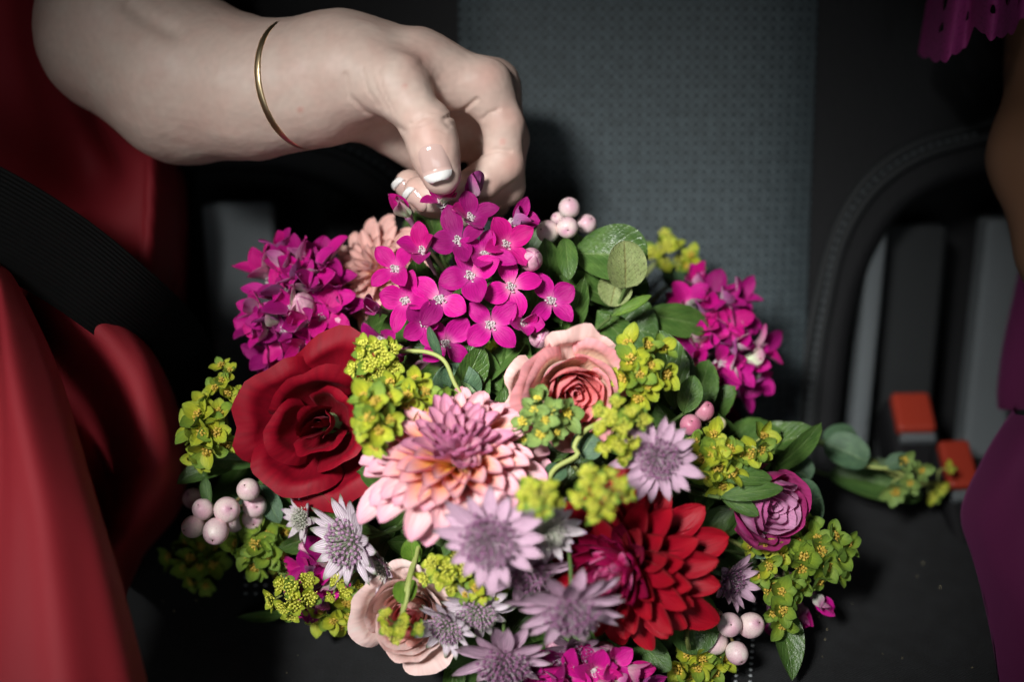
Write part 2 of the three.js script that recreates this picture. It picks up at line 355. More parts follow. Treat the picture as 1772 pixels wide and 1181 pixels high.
{
  const geo = surfaceNets(armSdf, [-0.165, -0.075, -0.125], [0.095, 0.145, 0.06], 0.00125, skinColor, toW);
  geo.translate(-HO.x, -HO.y, -HO.z);
  part('body', geo, skin, person);
  const nailM = M({ color: new THREE.Color(0.68, 0.47, 0.42), roughness: 0.16, clearcoat: 1, clearcoatRoughness: 0.06 });
  const tipM = M({ color: new THREE.Color(0.84, 0.83, 0.81), roughness: 0.16, clearcoat: 1, clearcoatRoughness: 0.06 });
  // a nail follows the fingertip: c centre, ax towards the tip, n outwards, half width and length in metres
  const nail = (c, ax, n, hw, hl, name) => {
    n = n.clone().normalize(); ax = ax.clone().addScaledVector(n, -ax.dot(n)).normalize(); const sx = V3(0, 0, 0).crossVectors(ax, n);
    const hit = (a, b) => {
      const o = V3(...c).addScaledVector(sx, a).addScaledVector(ax, b).addScaledVector(n, 0.018);
      let t = 0; for (let i = 0; i < 60; i++) { const q = o.clone().addScaledVector(n, -t), d = armSdf([q.x, q.y, q.z]); t += d * 0.8; if (d < 2e-5 || t > 0.035) break; }
      return t;
    };
    const tc = hit(0, 0);
    const f = (v0, v1, lift) => (u, v) => {
      const b = mix(v0, v1, v), round = b > 0.5 ? Math.sqrt(Math.max(0.02, 1 - ((b - 0.5) / 0.62) ** 2)) : b < -0.7 ? Math.sqrt(Math.max(0.05, 1 - ((-0.7 - b) / 0.36) ** 2)) : 1;
      const a = u * hw * round, t = mix(Math.min(hit(a, b * hl), tc + 0.0045), tc + 0.0016 * u * u * (hw / 0.006), b > 0.45 ? 0.85 : 0.35);
      const q = V3(...c).addScaledVector(sx, a).addScaledVector(ax, b * hl).addScaledVector(n, 0.018 - t + lift * (1 - u ** 6 * 0.8));
      const w = toW([q.x, q.y, q.z]).sub(HO); return [w.x, w.y, w.z];
    };
    const m = part('fingernail', sheet(f(-1, 0.56, 0.0007), 14, 14, 0.0004), nailM, person);
    part('white_tip', sheet(f(0.54, 1.02, 0.0009), 14, 8, 0.0005), tipM, m);
  };
  nail(loc(757, 292, 0.627), V3(0.26, -0.96, 0), V3(-0.06, 0.12, 1), 0.0064, 0.0082);
  nail(loc(726, 338, 0.652), V3(-0.75, 0.55, 0.1), V3(-0.45, -0.6, 0.66), 0.0048, 0.0062);
  nail(loc(708, 322, 0.665), V3(-0.7, 0.6, 0.1), V3(-0.5, -0.55, 0.66), 0.0048, 0.0062);
}
// ---------- bangle ----------
{
  const c = P(520, 146, 0.66), tl = 0.52, n = AX.clone().multiplyScalar(Math.cos(tl)).addScaledVector(AT, Math.sin(tl)).addScaledVector(AU, 0.06).normalize();
  const e1 = AU.clone().addScaledVector(n, -AU.dot(n)).normalize(), e2 = V3(0, 0, 0).crossVectors(n, e1);
  const R = 0.0290, pos = [], idx = [], N = 120, Q = 10;
  for (let i = 0; i <= N; i++) for (let j = 0; j <= Q; j++) {
    const a = i / N * 2 * Math.PI, b = j / Q * 2 * Math.PI, r = R + 0.0007 * Math.cos(b), o = 0.0018 * Math.sin(b);
    const v = V3(0, 0, 0).addScaledVector(e1, r * 1.02 * Math.cos(a)).addScaledVector(e2, r * 1.06 * Math.sin(a)).addScaledVector(n, o);
    pos.push(v.x, v.y, v.z);
  }
  for (let i = 0; i < N; i++) for (let j = 0; j < Q; j++) { const a = i * (Q + 1) + j, b = a + Q + 1; idx.push(a, b, a + 1, a + 1, b, b + 1); }
  const g = new THREE.BufferGeometry(); g.setAttribute('position', new THREE.Float32BufferAttribute(pos, 3)); g.setIndex(idx); g.computeVertexNormals();
  const m = shade(new THREE.Mesh(g, M({ color: new THREE.Color(0.9, 0.7, 0.42), metalness: 1, roughness: 0.34 }))); m.name = numbered('bangle'); m.position.copy(c); scene.add(m);
  tag(m, 'thin flat gold bangle around the wrist', 'bangle');
}
// ---------- cloth ----------
function crom(a, b, c, d, t) { return 0.5 * (2 * b + (c - a) * t + (2 * a - 5 * b + 4 * c - d) * t * t + (3 * b - a - 3 * c + d) * t * t * t); }
function loftGeo(rows, nu, nv, th, org, bump) {
  const pts = rows.map((r) => r.map((q) => P(...q)));
  const R = pts.length, C = pts[0].length, line = (arr, t) => { const x = t * (arr.length - 1), i = Math.min(arr.length - 2, Math.floor(x)), f = x - i, g = (k) => arr[clamp(k, 0, arr.length - 1)]; const o = []; for (const ax of ['x', 'y', 'z']) o.push(crom(g(i - 1)[ax], g(i)[ax], g(i + 1)[ax], g(i + 2)[ax], f)); return V3(...o); };
  return sheet((u, v) => {
    const s = (u + 1) / 2, q = line(pts.map((r) => line(r, s)), 1 - v);
    if (bump) q.addScaledVector(AT, bump(s, 1 - v));
    return [q.x - org.x, q.y - org.y, q.z - org.z];
  }, nu, nv, th);
}
const weave = tex(256, 256, (u, v) => { const q = 128 + 60 * noise(u * 128, v * 128, 1) + 50 * noise(u * 60, v * 200, 5); return [q, q, q]; }, false, [6, 6]);
const redCloth = M({ color: new THREE.Color(0.30, 0.012, 0.022), roughness: 0.72, sheen: 0.5, sheenColor: new THREE.Color(0.5, 0.06, 0.07), sheenRoughness: 0.5, bumpMap: weave, bumpScale: 0.0005 });
{
  const o = HO, valley = (s, c, w) => Math.exp(-(((s - c) / w) ** 2));
  part('skirt_drape', loftGeo([
    [[-160, 430, .60], [-40, 446, .605], [8, 462, .61], [30, 488, .63], [34, 520, .68]],
    [[-160, 600, .56], [-30, 610, .565], [52, 620, .575], [88, 630, .60], [95, 640, .66]],
    [[-160, 820, .54], [0, 820, .54], [105, 820, .55], [148, 822, .575], [152, 830, .64]],
    [[-160, 1000, .52], [30, 1000, .525], [155, 1000, .535], [200, 1002, .56], [204, 1010, .62]],
    [[-160, 1280, .50], [60, 1280, .505], [215, 1280, .515], [268, 1280, .54], [272, 1280, .60]],
  ], 70, 70, 0.0015, o, (s, t) => -0.016 * valley(s, 0.33 - 0.22 * t, 0.06) * (1 - t * 0.7) + 0.006 * valley(s, 0.45 - 0.1 * t, 0.07) + 0.003 * noise(s * 5, t * 3, 2)), redCloth, person);
  part('skirt', loftGeo([
    [[-40, 452, .675], [60, 462, .655], [130, 492, .66], [190, 525, .68], [205, 545, .745]],
    [[20, 560, .675], [130, 570, .65], [210, 590, .648], [262, 615, .675], [275, 640, .76]],
    [[60, 660, .67], [150, 690, .685], [235, 680, .645], [302, 710, .675], [312, 730, .765]],
    [[110, 800, .645], [180, 815, .70], [255, 790, .645], [314, 800, .675], [322, 815, .765]],
    [[150, 900, .63], [185, 900, .655], [240, 880, .64], [300, 880, .685], [306, 890, .765]],
    [[175, 1010, .62], [190, 1000, .635], [210, 985, .66], [240, 960, .69], [250, 960, .75]],
    [[200, 1100, .62], [205, 1080, .64], [212, 1050, .66], [222, 1020, .70], [230, 1010, .745]],
  ], 60, 80, 0.0015, o, (s, t) => 0.003 * noise(s * 6, t * 6, 8)), redCloth, person);
  part('bodice', loftGeo([
    [[-220, -220, .72], [-40, -220, .735], [40, -220, .755], [90, -220, .785], [100, -220, .84]],
    [[-220, 60, .71], [-20, 60, .72], [70, 60, .738], [150, 60, .77], [170, 60, .84]],
    [[-220, 190, .69], [0, 190, .71], [110, 190, .735], [220, 190, .758], [262, 190, .83]],
    [[-220, 300, .68], [0, 310, .695], [150, 310, .735], [262, 280, .722], [318, 300, .79]],
    [[-220, 430, .67], [0, 440, .685], [150, 430, .70], [275, 430, .725], [324, 440, .79]],
    [[-220, 560, .67], [0, 560, .69], [150, 540, .705], [270, 540, .73], [322, 560, .79]],
    [[-220, 700, .68], [0, 700, .71], [150, 680, .73], [260, 660, .745], [310, 660, .79]],
  ], 70, 80, 0.0015, o, (s, t) => {
    const fold = (a, b, c, e, w) => { const x = mix(a, c, clamp((t - b) / (e - b))); return t > b - 0.05 && t < e + 0.05 ? valley(s, x, w) * sstep(b - 0.05, b + 0.05, t) * (1 - sstep(e - 0.05, e + 0.05, t)) : 0; };
    return -0.016 * fold(0.86, 0.42, 0.74, 0.9, 0.035) + 0.010 * fold(0.8, 0.42, 0.66, 0.9, 0.03) + 0.008 * fold(0.93, 0.4, 0.9, 0.8, 0.03) - 0.012 * fold(0.55, 0.1, 0.6, 0.5, 0.03) + 0.004 * noise(s * 6, t * 5, 3);
  }), redCloth, person);
  // lap belt
  const bp = [[-140, 318, .60], [-20, 372, .612], [110, 447, .632], [220, 530, .656], [300, 598, .70], [335, 650, .755], [345, 690, .785]].map((q) => P(...q));
  const c = new THREE.CatmullRomCurve3(bp), acr = dir(0.5, 0.85, -0.35);
  const g = sheet((u, v) => { const q = c.getPointAt(v), t = c.getTangentAt(v), a = acr.clone().addScaledVector(t, -acr.dot(t)).normalize(); q.addScaledVector(a, -u * 0.0165 * (1 + 0.35 * (1 - v))); return [q.x, q.y, q.z]; }, 8, 40, 0.0016);
  const belt = shade(new THREE.Mesh(g, M({ color: new THREE.Color(0.007, 0.0075, 0.0075), roughness: 0.7, specularIntensity: 0.3, bumpMap: tex(256, 256, (u, v) => { const q = 128 + 90 * Math.sin(u * 2 * Math.PI * 22) + 40 * noise(u * 60, v * 200, 3); return [q, q, q]; }, false, [2, 4]), bumpScale: 0.0006 }))); belt.name = numbered('seat_belt'); scene.add(belt);
  tag(belt, 'black seat belt webbing across the red dress', 'seat belt');
}
// ---------- the person in pink ----------
{
  const o = P(1760, 400, 0.72), g = thing('person', 'person in a pink lace dress sitting at the dark side of the seat', 'person', o);
  const skin2 = M({ vertexColors: true, roughness: 0.5 });
  const L = (px, py, d, r) => { const v = P(px, py, d).sub(HO); return { p: [v.dot(AX), v.dot(AU), v.dot(AT)], r }; };
  const ch = chain([L(1850, -260, .70, .036), L(1838, 90, .70, .0225), L(1822, 270, .69, .0265), L(1860, 430, .68, .023), L(1960, 640, .64, .021)], 0.02);
  const lo = [1e3, 1e3, 1e3], hi = [-1e3, -1e3, -1e3];
  for (const q of [L(1700, -280, .70, 0), L(2000, 700, .66, 0)]) for (let i = 0; i < 3; i++) { lo[i] = Math.min(lo[i], q.p[i]); hi[i] = Math.max(hi[i], q.p[i]); }
  lo[0] -= 0.03; lo[2] -= 0.05; hi[2] += 0.06;
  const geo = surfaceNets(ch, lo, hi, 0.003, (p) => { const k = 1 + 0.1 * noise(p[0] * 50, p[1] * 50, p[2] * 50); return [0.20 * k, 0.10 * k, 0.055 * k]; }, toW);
  geo.translate(-o.x, -o.y, -o.z);
  part('body', geo, skin2, g);
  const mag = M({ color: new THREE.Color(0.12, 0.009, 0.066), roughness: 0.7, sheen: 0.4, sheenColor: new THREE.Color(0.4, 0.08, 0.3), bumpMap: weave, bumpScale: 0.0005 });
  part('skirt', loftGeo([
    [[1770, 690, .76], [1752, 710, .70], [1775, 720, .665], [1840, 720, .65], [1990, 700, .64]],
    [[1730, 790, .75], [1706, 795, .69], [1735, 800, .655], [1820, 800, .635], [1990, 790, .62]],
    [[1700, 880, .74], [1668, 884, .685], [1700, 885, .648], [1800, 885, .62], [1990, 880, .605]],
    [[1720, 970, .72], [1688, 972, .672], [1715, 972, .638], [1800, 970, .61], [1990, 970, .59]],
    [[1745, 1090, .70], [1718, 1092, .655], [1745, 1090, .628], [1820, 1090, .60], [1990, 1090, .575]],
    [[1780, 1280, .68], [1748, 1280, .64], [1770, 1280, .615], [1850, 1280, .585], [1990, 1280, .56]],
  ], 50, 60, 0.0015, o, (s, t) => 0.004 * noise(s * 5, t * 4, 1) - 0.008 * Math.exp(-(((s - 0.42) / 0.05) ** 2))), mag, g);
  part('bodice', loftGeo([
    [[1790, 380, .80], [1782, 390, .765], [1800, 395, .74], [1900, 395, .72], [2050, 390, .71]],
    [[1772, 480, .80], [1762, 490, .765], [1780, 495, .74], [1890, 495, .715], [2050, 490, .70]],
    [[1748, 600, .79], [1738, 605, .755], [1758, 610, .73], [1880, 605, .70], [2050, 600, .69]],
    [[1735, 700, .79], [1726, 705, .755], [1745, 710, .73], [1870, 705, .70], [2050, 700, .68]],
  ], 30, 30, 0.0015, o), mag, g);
  // lace sleeve: scalloped hem and punched eyelets
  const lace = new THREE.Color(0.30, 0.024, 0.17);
  const map = tex(512, 512, (u, v) => {
    const k = 1 + 0.25 * noise(u * 60, v * 60, 1); let a = 255;
    const U = u * 12, W = v * 7 + 0.5 * (Math.floor(U) % 2), du = U % 1 - 0.5, dv = W % 1 - 0.5;
    if ((du / 0.2) ** 2 + (dv / 0.32) ** 2 < 1 && v > 0.14 && noise(Math.floor(U) * 3.3, Math.floor(W) * 5.1) > -0.12) a = 0;
    return [255 * k, 255 * k, 255 * k, a];
  });
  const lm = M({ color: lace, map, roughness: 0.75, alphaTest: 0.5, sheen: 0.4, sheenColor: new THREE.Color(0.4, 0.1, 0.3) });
  const hemPts = [[0, 92], [0.15, 103], [0.28, 84], [0.37, 44], [0.46, 64], [0.58, 56], [0.68, 24], [0.8, 34], [1, 20]];
  const hem = (s) => { let k = 0; while (k < hemPts.length - 2 && s > hemPts[k + 1][0]) k++; const [a, p] = hemPts[k], [c, q] = hemPts[k + 1]; return mix(p, q, sstep(0, 1, (s - a) / (c - a))) + 7 * Math.abs(Math.sin(s * 44)); };
  const f = (u, v) => {
    const s = (u + 1) / 2, px = mix(1588, 1860, s) + 60 * v * (1 - s), py = mix(hem(s), -260, v);
    const d = 0.685 - 0.04 * Math.sin(Math.PI * clamp(s * 1.2)) + 0.010 * Math.cos(s * 20) * (1 - v * 0.5) + 0.03 * (1 - s) ** 3;
    const q = P(px, py, d); return [q.x - o.x, q.y - o.y, q.z - o.z];
  };
  const sg = sheet(f, 240, 30, 0.0008);
  { const uv = sg.attributes.uv; for (let i = 0; i < uv.count; i++) { let x = uv.getX(i); if (x > 0.5) x -= 0.5; const k = i % 241; uv.setXY(i, k / 240, uv.getY(i)); } }
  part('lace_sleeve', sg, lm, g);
}
// ---------- bouquet: bound stems ----------
const HB = P(905, 735, 0.755);
const stemM = M({ color: new THREE.Color(0.10, 0.16, 0.045), roughness: 0.6 });
const limeStem = M({ color: new THREE.Color(0.36, 0.42, 0.12), roughness: 0.6 });
{
  const pts = [[0.001, -0.045], [0.014, -0.045], [0.017, -0.02], [0.0155, 0.0], [0.017, 0.02], [0.021, 0.035], [0.001, 0.036]].map((a) => new THREE.Vector2(...a));
  const m = shade(new THREE.Mesh(new THREE.LatheGeometry(pts, 24), M({ color: new THREE.Color(0.5, 0.46, 0.38), roughness: 0.7, bumpMap: weave, bumpScale: 0.0005 })));
  m.name = numbered('stem_wrap'); m.position.copy(HB); m.quaternion.copy(quat(dir(0, 0.15, 1))); scene.add(m);
  tag(m, 'cream cloth wrap binding the stems behind the flowers', 'stem wrap');
}
// a stem from a flower head back to the binding, in the frame of its thing
function stemTo(g, from, back, r = 0.0011, mat = stemM) {
  g.updateMatrixWorld(true);
  const a = from.clone(), b = a.clone().addScaledVector(back, 0.03), e = HB.clone().add(V3(rr(-.008, .008), rr(-.008, .008), 0)), mid = b.clone().lerp(e, 0.5).addScaledVector(AT, -0.012);
  return part('stem', tube([a, b, mid, e].map((q) => g.worldToLocal(q)), r, 12, 6), mat, g);
}
function head(name, label, cat, px, py, d, a, b, roll = 0, group) {
  const n = dir(a, b), g = thing(name, label, cat, P(px, py, d), quat(n, roll), group);
  g.n = n; return g;
}
// ---------- petals ----------
// a petal lying along +Z from the origin, elevation a0 at its base to a1 at its tip
function petal({ L, W, a0 = 0.3, a1 = 0.3, cup = 0.6, b = 0.7, t = 0.6, nu = 6, nv = 10, th = 0.0003, wav = 0, sd = 0, root = 0.25, r0 = 0, twist = 0 }) {
  const N = 40, cz = [r0], cy = [0], an = (v) => mix(a0, a1, v);
  for (let i = 0; i < N; i++) { const v = (i + 0.5) / N; cz.push(cz[i] + Math.cos(an(v)) * L / N); cy.push(cy[i] + Math.sin(an(v)) * L / N); }
  const mx = (b / (b + t)) ** b * (t / (b + t)) ** t, prof = (v) => Math.max(root * (1 - v) * (1 - v), (v ** b) * ((1 - v) ** t) / mx);
  return sheet((u, v0) => {
    const v = 1 - (1 - v0) ** 1.35, x = v * N, i = Math.min(N - 1, Math.floor(x)), f = x - i, w = W / 2 * prof(v), c = Math.max(0.02, cup * (1 - 0.3 * v)), ph = u * c, a = an(v);
    const lat = w * Math.sin(ph) / c * 1.0, up = w * (1 - Math.cos(ph)) / c + wav * W * v * noise(u * 1.6 + sd, v * 2.2, sd * 3.1), tw = twist * v;
    return [lat * Math.cos(tw) , mix(cy[i], cy[i + 1], f) + up * Math.cos(a) + lat * Math.sin(tw), mix(cz[i], cz[i + 1], f) - up * Math.sin(a)];
  }, nu, nv, th);
}
const spin = (m, az, el = 0, rollz = 0) => { m.rotation.set(-el, az, rollz, 'YXZ'); return m; };

// ---------- dahlias ----------
function dahlia(g, R, n, pick, opt = {}) {
  const NG = 16, geos = [], H = opt.H ?? 0.6;
  const at = (t) => { const rt = (1 - t) ** 0.62 * 0.98 + 0.02; return { rt: rt * R, yt: R * (H * (1 - rt * rt) ** 0.75 - (opt.droop ?? 0.12) * rt ** 6), rb: 0.13 * R * (1 - t), yb: R * 0.12 * t * (H / 0.6) }; };
  for (let k = 0; k < NG; k++) for (let q = 0; q < 2; q++) {
    const t = k / (NG - 1), { rt, yt, rb, yb } = at(t), el = Math.atan2(yt - yb, rt - rb), L = Math.hypot(yt - yb, rt - rb);
    geos.push(petal({ L: L * (q ? 0.96 : 1.04), W: Math.max(L * mix(opt.w0 ?? 0.44, 0.36, t), (opt.wm ?? 0.17) * R), a0: el + mix(0.45, 0.0, t), a1: el - mix(0.45, -(opt.inc ?? 0.15), t), cup: mix(opt.c0 ?? 1.25, 1.9, t), b: 0.95, t: opt.tip ?? 0.6, nu: 8, nv: 11, wav: 0.05, sd: k + q * 7, root: 0.35, r0: rb }));
  }
  for (let i = 0; i < n; i++) {
    const t = i / (n - 1), k = Math.round(t * (NG - 1)), az = i * 2.39996 + rr(-.07, .07);
    const m = part('petal', geos[k * 2 + (i % 2)], pick(t, i, az), g);
    m.position.y = at(t).yb; spin(m, az, rr(-.07, .07), rr(-.1, .1)); m.scale.setScalar(rr(0.95, 1.05));
  }
  const c = part('receptacle', new THREE.SphereGeometry(R * 0.17, 12, 8), stemM, g); c.scale.y = 0.9; c.position.y = -R * 0.03;
  stemTo(g, g.position.clone(), g.n.clone().negate(), 0.0022);
}
{
  srand(5);
  const pinkEdge = (u, v) => mix3(mix3([252, 206, 70], [250, 170, 110], sstep(0.2, 0.6, v)), [248, 190, 200], clamp(sstep(0.3, 0.9, v) * 0.95 + 0.4 * u * u));
  const outer = petalMat(petalTex((u, v) => mix3(mix3([248, 196, 150], [248, 205, 205], sstep(0.1, 0.5, v)), [236, 160, 190], clamp(sstep(0.6, 1, v) * 0.7 + 0.3 * u ** 4)), (u, v) => mix3([236, 150, 160], [220, 130, 170], v), 0.09, 1));
  const mid = petalMat(petalTex(pinkEdge, (u, v) => mix3([250, 186, 140], [232, 130, 164], sstep(0.2, 0.9, v)), 0.08, 2));
  const inner = petalMat(petalTex((u, v) => mix3([240, 190, 190], [214, 140, 175], v), (u, v) => mix3([232, 166, 192], [204, 116, 160], sstep(0.2, 1, v)), 0.1, 3));
  let g = head('pink_dahlia', 'large pink dahlia with yellow orange heart below the heart shaped leaf', 'dahlia', 790, 812, D(790, 820, 0.012), 0.0, 1.05, 0.3);
  dahlia(g, 0.0450, 150, (t, i) => { const q = t + 0.09 * noise(i * 3.7, 2.2); return q < 0.32 ? outer : q < 0.68 ? mid : inner; }, { H: 0.62, droop: 0.22 });
  // pale dahlia behind
  const pale = petalMat(petalTex((u, v) => mix3([250, 196, 110], [244, 196, 186], sstep(0.1, 0.45, v)), (u, v) => mix3([240, 176, 150], [232, 172, 176], v), 0.09, 6));
  g = head('pale_dahlia', 'pale peach dahlia half hidden between the two magenta clusters', 'dahlia', 666, 474, 0.690, -0.6, 0.3, 1);
  dahlia(g, 0.0315, 80, () => pale, { H: 0.6 });
  // red dahlia
  const red = petalMat(petalTex((u, v) => mix3([140, 0, 34], [164, 4, 28], v), (u, v) => mix3([158, 10, 42], [150, 16, 38], v), 0.12, 7), { transmission: 0.1, sheen: 0.25, sheenColor: new THREE.Color(0.8, 0.15, 0.15) });
  const crim = petalMat(petalTex((u, v) => mix3([200, 120, 30], [150, 4, 60], sstep(0.0, 0.25, v)), (u, v) => mix3([150, 6, 66], [170, 14, 84], v), 0.12, 8), { transmission: 0.1 });
  const heart = petalMat(petalTex((u, v) => mix3([150, 10, 80], [196, 60, 120], v), (u, v) => mix3([176, 30, 96], [222, 130, 168], clamp(Math.abs(u) * 0.9)), 0.15, 9), { transmission: 0.1 });
  srand(9);
  g = head('red_dahlia', 'dark red dahlia with crimson pink heart above the white berries', 'dahlia', 1094, 966, D(1112, 985, 0.012), -0.5, -0.12, 0.7);
  dahlia(g, 0.0430, 118, (t) => t < 0.52 ? red : t < 0.78 ? crim : heart, { H: 0.85, droop: 0.3, w0: 0.45, wm: 0.18, c0: 1.1, inc: 0.9, tip: 0.68 });
}
// ---------- roses ----------
function rosePetal({ r0, H, phi, flare = 0, lip = 0, wav = 0.1, sd = 0, b0 = 0.3, drop = 0.45, nu = 18, nv = 16, th = 0.0004, point = 0 }) {
  return sheet((u, v) => {
    const top = 1 - drop * Math.abs(u) ** 2.6 - 0.05 * u * u + point * Math.exp(-((u / 0.18) ** 2)) + 0.03 * wav * 10 * noise(u * 3.1 + sd, sd), ve = v * top;
    let r = r0 * (b0 + (1 - b0) * Math.sin(Math.min(1, ve * 1.5) * Math.PI / 2)) + flare * ve ** 2.2, h = H * ve;
    const k = clamp((v - 0.74) / 0.26), kk = k * k * (0.6 + 0.4 * Math.cos(u * 2 + sd) ** 2);
    r += lip * kk; h -= lip * 0.75 * kk;
    r += wav * r0 * ve * ve * (noise(u * 1.8 + sd * 1.7, v * 1.6, sd) + 0.4 * noise(u * 4 + sd, v * 3, sd * 2));
    const a = u * phi * (0.5 + 0.5 * Math.sqrt(Math.min(1, ve * 1.3)));
    return [r * Math.sin(a), h + wav * r0 * 0.5 * ve * noise(u * 2.4 + sd, v * 2, 5 + sd), r * Math.cos(a)];
  }, nu, nv, th);
}
function rose(g, R, list, mat) {
  let az = 0;
  list.forEach((o, i) => {
    az += o.daz ?? 2.4; const { daz, tilt = 0, m: mm, y = 0, ...q } = o;
    const m = part('petal', rosePetal({ ...q, r0: q.r0 * R, H: q.H * R, flare: (q.flare ?? 0) * R, lip: (q.lip ?? 0) * R, sd: i * 1.37 + R * 100 }), mm ?? mat, g);
    m.rotation.set(tilt, az, 0, 'YXZ'); m.position.y = y * R;
  });
  const cal = part('calyx', new THREE.SphereGeometry(R * 0.3, 14, 10), stemM, g); cal.scale.y = 0.7; cal.position.y = -R * 0.12;
  stemTo(g, g.position.clone(), g.n.clone().negate(), 0.0024);
}
{
  // dark red rose
  const map = petalTex((u, v) => mix3([118, 0, 24], [136, 1, 28], v), (u, v) => mix3([112, 3, 24], [126, 14, 36], v), 0.10, 4);
  const mat = petalMat(map, { transmission: 0.06, roughness: 0.62, sheen: 0.4, sheenColor: new THREE.Color(0.7, 0.16, 0.24), sheenRoughness: 0.35, bumpScale: 0.0004 });
  srand(12);
  const g = head('red_rose', 'large dark red rose beside the red dress', 'rose', 570, 732, D(535, 720, 0.026), -0.1, 0.02, 2.1);
  const L = [
    { r0: .035, H: .84, phi: 2.9, wav: .5, b0: .8 }, { r0: .06, H: .9, phi: 2.4, wav: .5, b0: .8 }, { r0: .09, H: .92, phi: 2.6, wav: .4, b0: .7 }, { r0: .14, H: .98, phi: 1.7, wav: .4, b0: .6 }, { r0: .19, H: .96, phi: 1.5, wav: .35, lip: .05 },
    { r0: .25, H: 1.02, phi: 1.4, wav: .32, lip: .07, flare: .02 }, { r0: .31, H: 1.0, phi: 1.3, wav: .3, lip: .10, flare: .04 }, { r0: .38, H: 1.06, phi: 1.3, wav: .26, lip: .12, flare: .05 },
    { r0: .46, H: 1.08, phi: 1.2, wav: .22, lip: .15, flare: .06 }, { r0: .54, H: 1.04, phi: 1.2, wav: .2, lip: .16, flare: .08 }, { r0: .62, H: 1.04, phi: 1.1, wav: .2, lip: .18, flare: .10 },
    { r0: .70, H: 1.0, phi: 1.05, wav: .18, lip: .2, flare: .14 }, { r0: .77, H: 0.96, phi: 1.0, wav: .18, lip: .2, flare: .18 }, { r0: .82, H: 0.88, phi: 1.0, wav: .2, lip: .22, flare: .24 },
    { r0: .86, H: 0.78, phi: .98, wav: .2, lip: .22, flare: .28 }, { r0: .88, H: 0.66, phi: .95, wav: .22, lip: .2, flare: .34 },
  ];
  rose(g, 0.0312, L.map((q) => ({ ...q, tilt: rr(-.05, .08) })), mat);
  g.scale.set(0.92, 1, 1.12);
}
const pinkRoseList = (n, open) => {
  const L = [];
  for (let i = 0; i < n; i++) {
    const t = i / (n - 1);
    L.push({ r0: mix(0.06, 0.86, t ** 1.1), H: mix(0.80, 1.0, sstep(0, 0.5, t)) - 0.22 * Math.max(0, t - 0.65), phi: mix(2.2, 0.95, t ** 0.5), wav: mix(0.22, 0.12, t), lip: 0.10 * t * open + (i > n - 5 ? 0.12 * open : 0), flare: 0.10 * t * t * open + (i > n - 5 ? 0.16 * open : 0), b0: mix(0.7, 0.35, t), daz: 2.25 + rr(-.15, .15), tilt: rr(-.05, .05), nu: 20, nv: 16 });
  }
  return L;
};
{
  const inner = petalMat(petalTex((u, v) => mix3([248, 136, 130], [246, 150, 152], v), (u, v) => mix3([250, 196, 180], [244, 150, 158], sstep(0.3, 1, v)), 0.08, 21), { transmission: 0.25 });
  const outer = petalMat(petalTex((u, v) => mix3([248, 214, 190], [246, 172, 176], sstep(0.55, 1, v + 0.12 * u * u)), (u, v) => mix3([240, 226, 210], [236, 150, 170], sstep(0.6, 1.0, v + 0.15 * u * u)), 0.08, 22), { transmission: 0.25 });
  const soft = petalMat(petalTex((u, v) => mix3([250, 206, 184], [250, 200, 190], v), (u, v) => mix3([252, 226, 210], [248, 204, 198], sstep(0.5, 1, v)), 0.07, 23), { transmission: 0.25 });
  const paleOut = petalMat(petalTex((u, v) => mix3([252, 230, 218], [252, 222, 216], v), (u, v) => mix3([252, 234, 224], [250, 216, 214], sstep(0.5, 1, v)), 0.07, 24), { transmission: 0.25 });
  srand(31);
  let g = head('pink_rose', 'coral pink rose with white outer petals below the magenta blossoms', 'rose', 984, 668, D(975, 650, 0.022), 0.14, -0.22, 0.4);
  rose(g, 0.0228, pinkRoseList(24, 0.8).map((q, i) => ({ ...q, m: i < 16 ? inner : outer })), inner);
  // two loose outer petals curling away
  const p1 = petalMat(petalTex((u, v) => [244, 202, 194], (u, v) => mix3([240, 222, 210], [236, 190, 190], sstep(0.75, 1, v)), 0.06, 26));
  for (const [az, tilt, y] of [[-1.75, 0.35, -0.1], [2.6, 0.1, 0.0]]) { const m = part('outer_petal', rosePetal({ r0: 0.0205, H: 0.0205, phi: 0.9, flare: 0.004, lip: 0.005, sd: az, wav: 0.3, drop: 0.5 }), p1, g); m.rotation.set(tilt, az, 0, 'YXZ'); m.position.y = y * 0.0265; }
  srand(37);
  g = head('pink_rose', 'peach pink rose with a green sprig across it near the seat fabric', 'rose', 716, 1056, D(700, 1060, 0.022), -0.12, -0.05, 1.2);
  rose(g, 0.0232, pinkRoseList(26, 0.7).map((q, i) => ({ ...q, m: i < 8 ? inner : i < 15 ? soft : paleOut })), soft);
  // mauve ranunculus
  const ra = petalMat(petalTex((u, v) => mix3([226, 150, 196], [232, 170, 210], v), (u, v) => mix3([222, 160, 200], [212, 110, 170], sstep(0.7, 1, v + 0.1 * u * u)), 0.1, 27), { transmission: 0.2 });
  const rb = petalMat(petalTex((u, v) => mix3([200, 90, 150], [190, 60, 130], v), (u, v) => mix3([206, 110, 165], [176, 40, 110], sstep(0.5, 1, v)), 0.1, 28), { transmission: 0.2 });
  srand(41);
  g = head('ranunculus', 'mauve pink ranunculus behind three narrow leaves', 'ranunculus', 1300, 862, D(1310, 870, 0.02), 0.45, -0.15, 0.9);
  rose(g, 0.0225, pinkRoseList(22, 0.05).map((q, i) => ({ ...q, H: q.H * (i > 16 ? 0.98 : 1.1), m: i < 16 ? ra : rb })), ra);
}
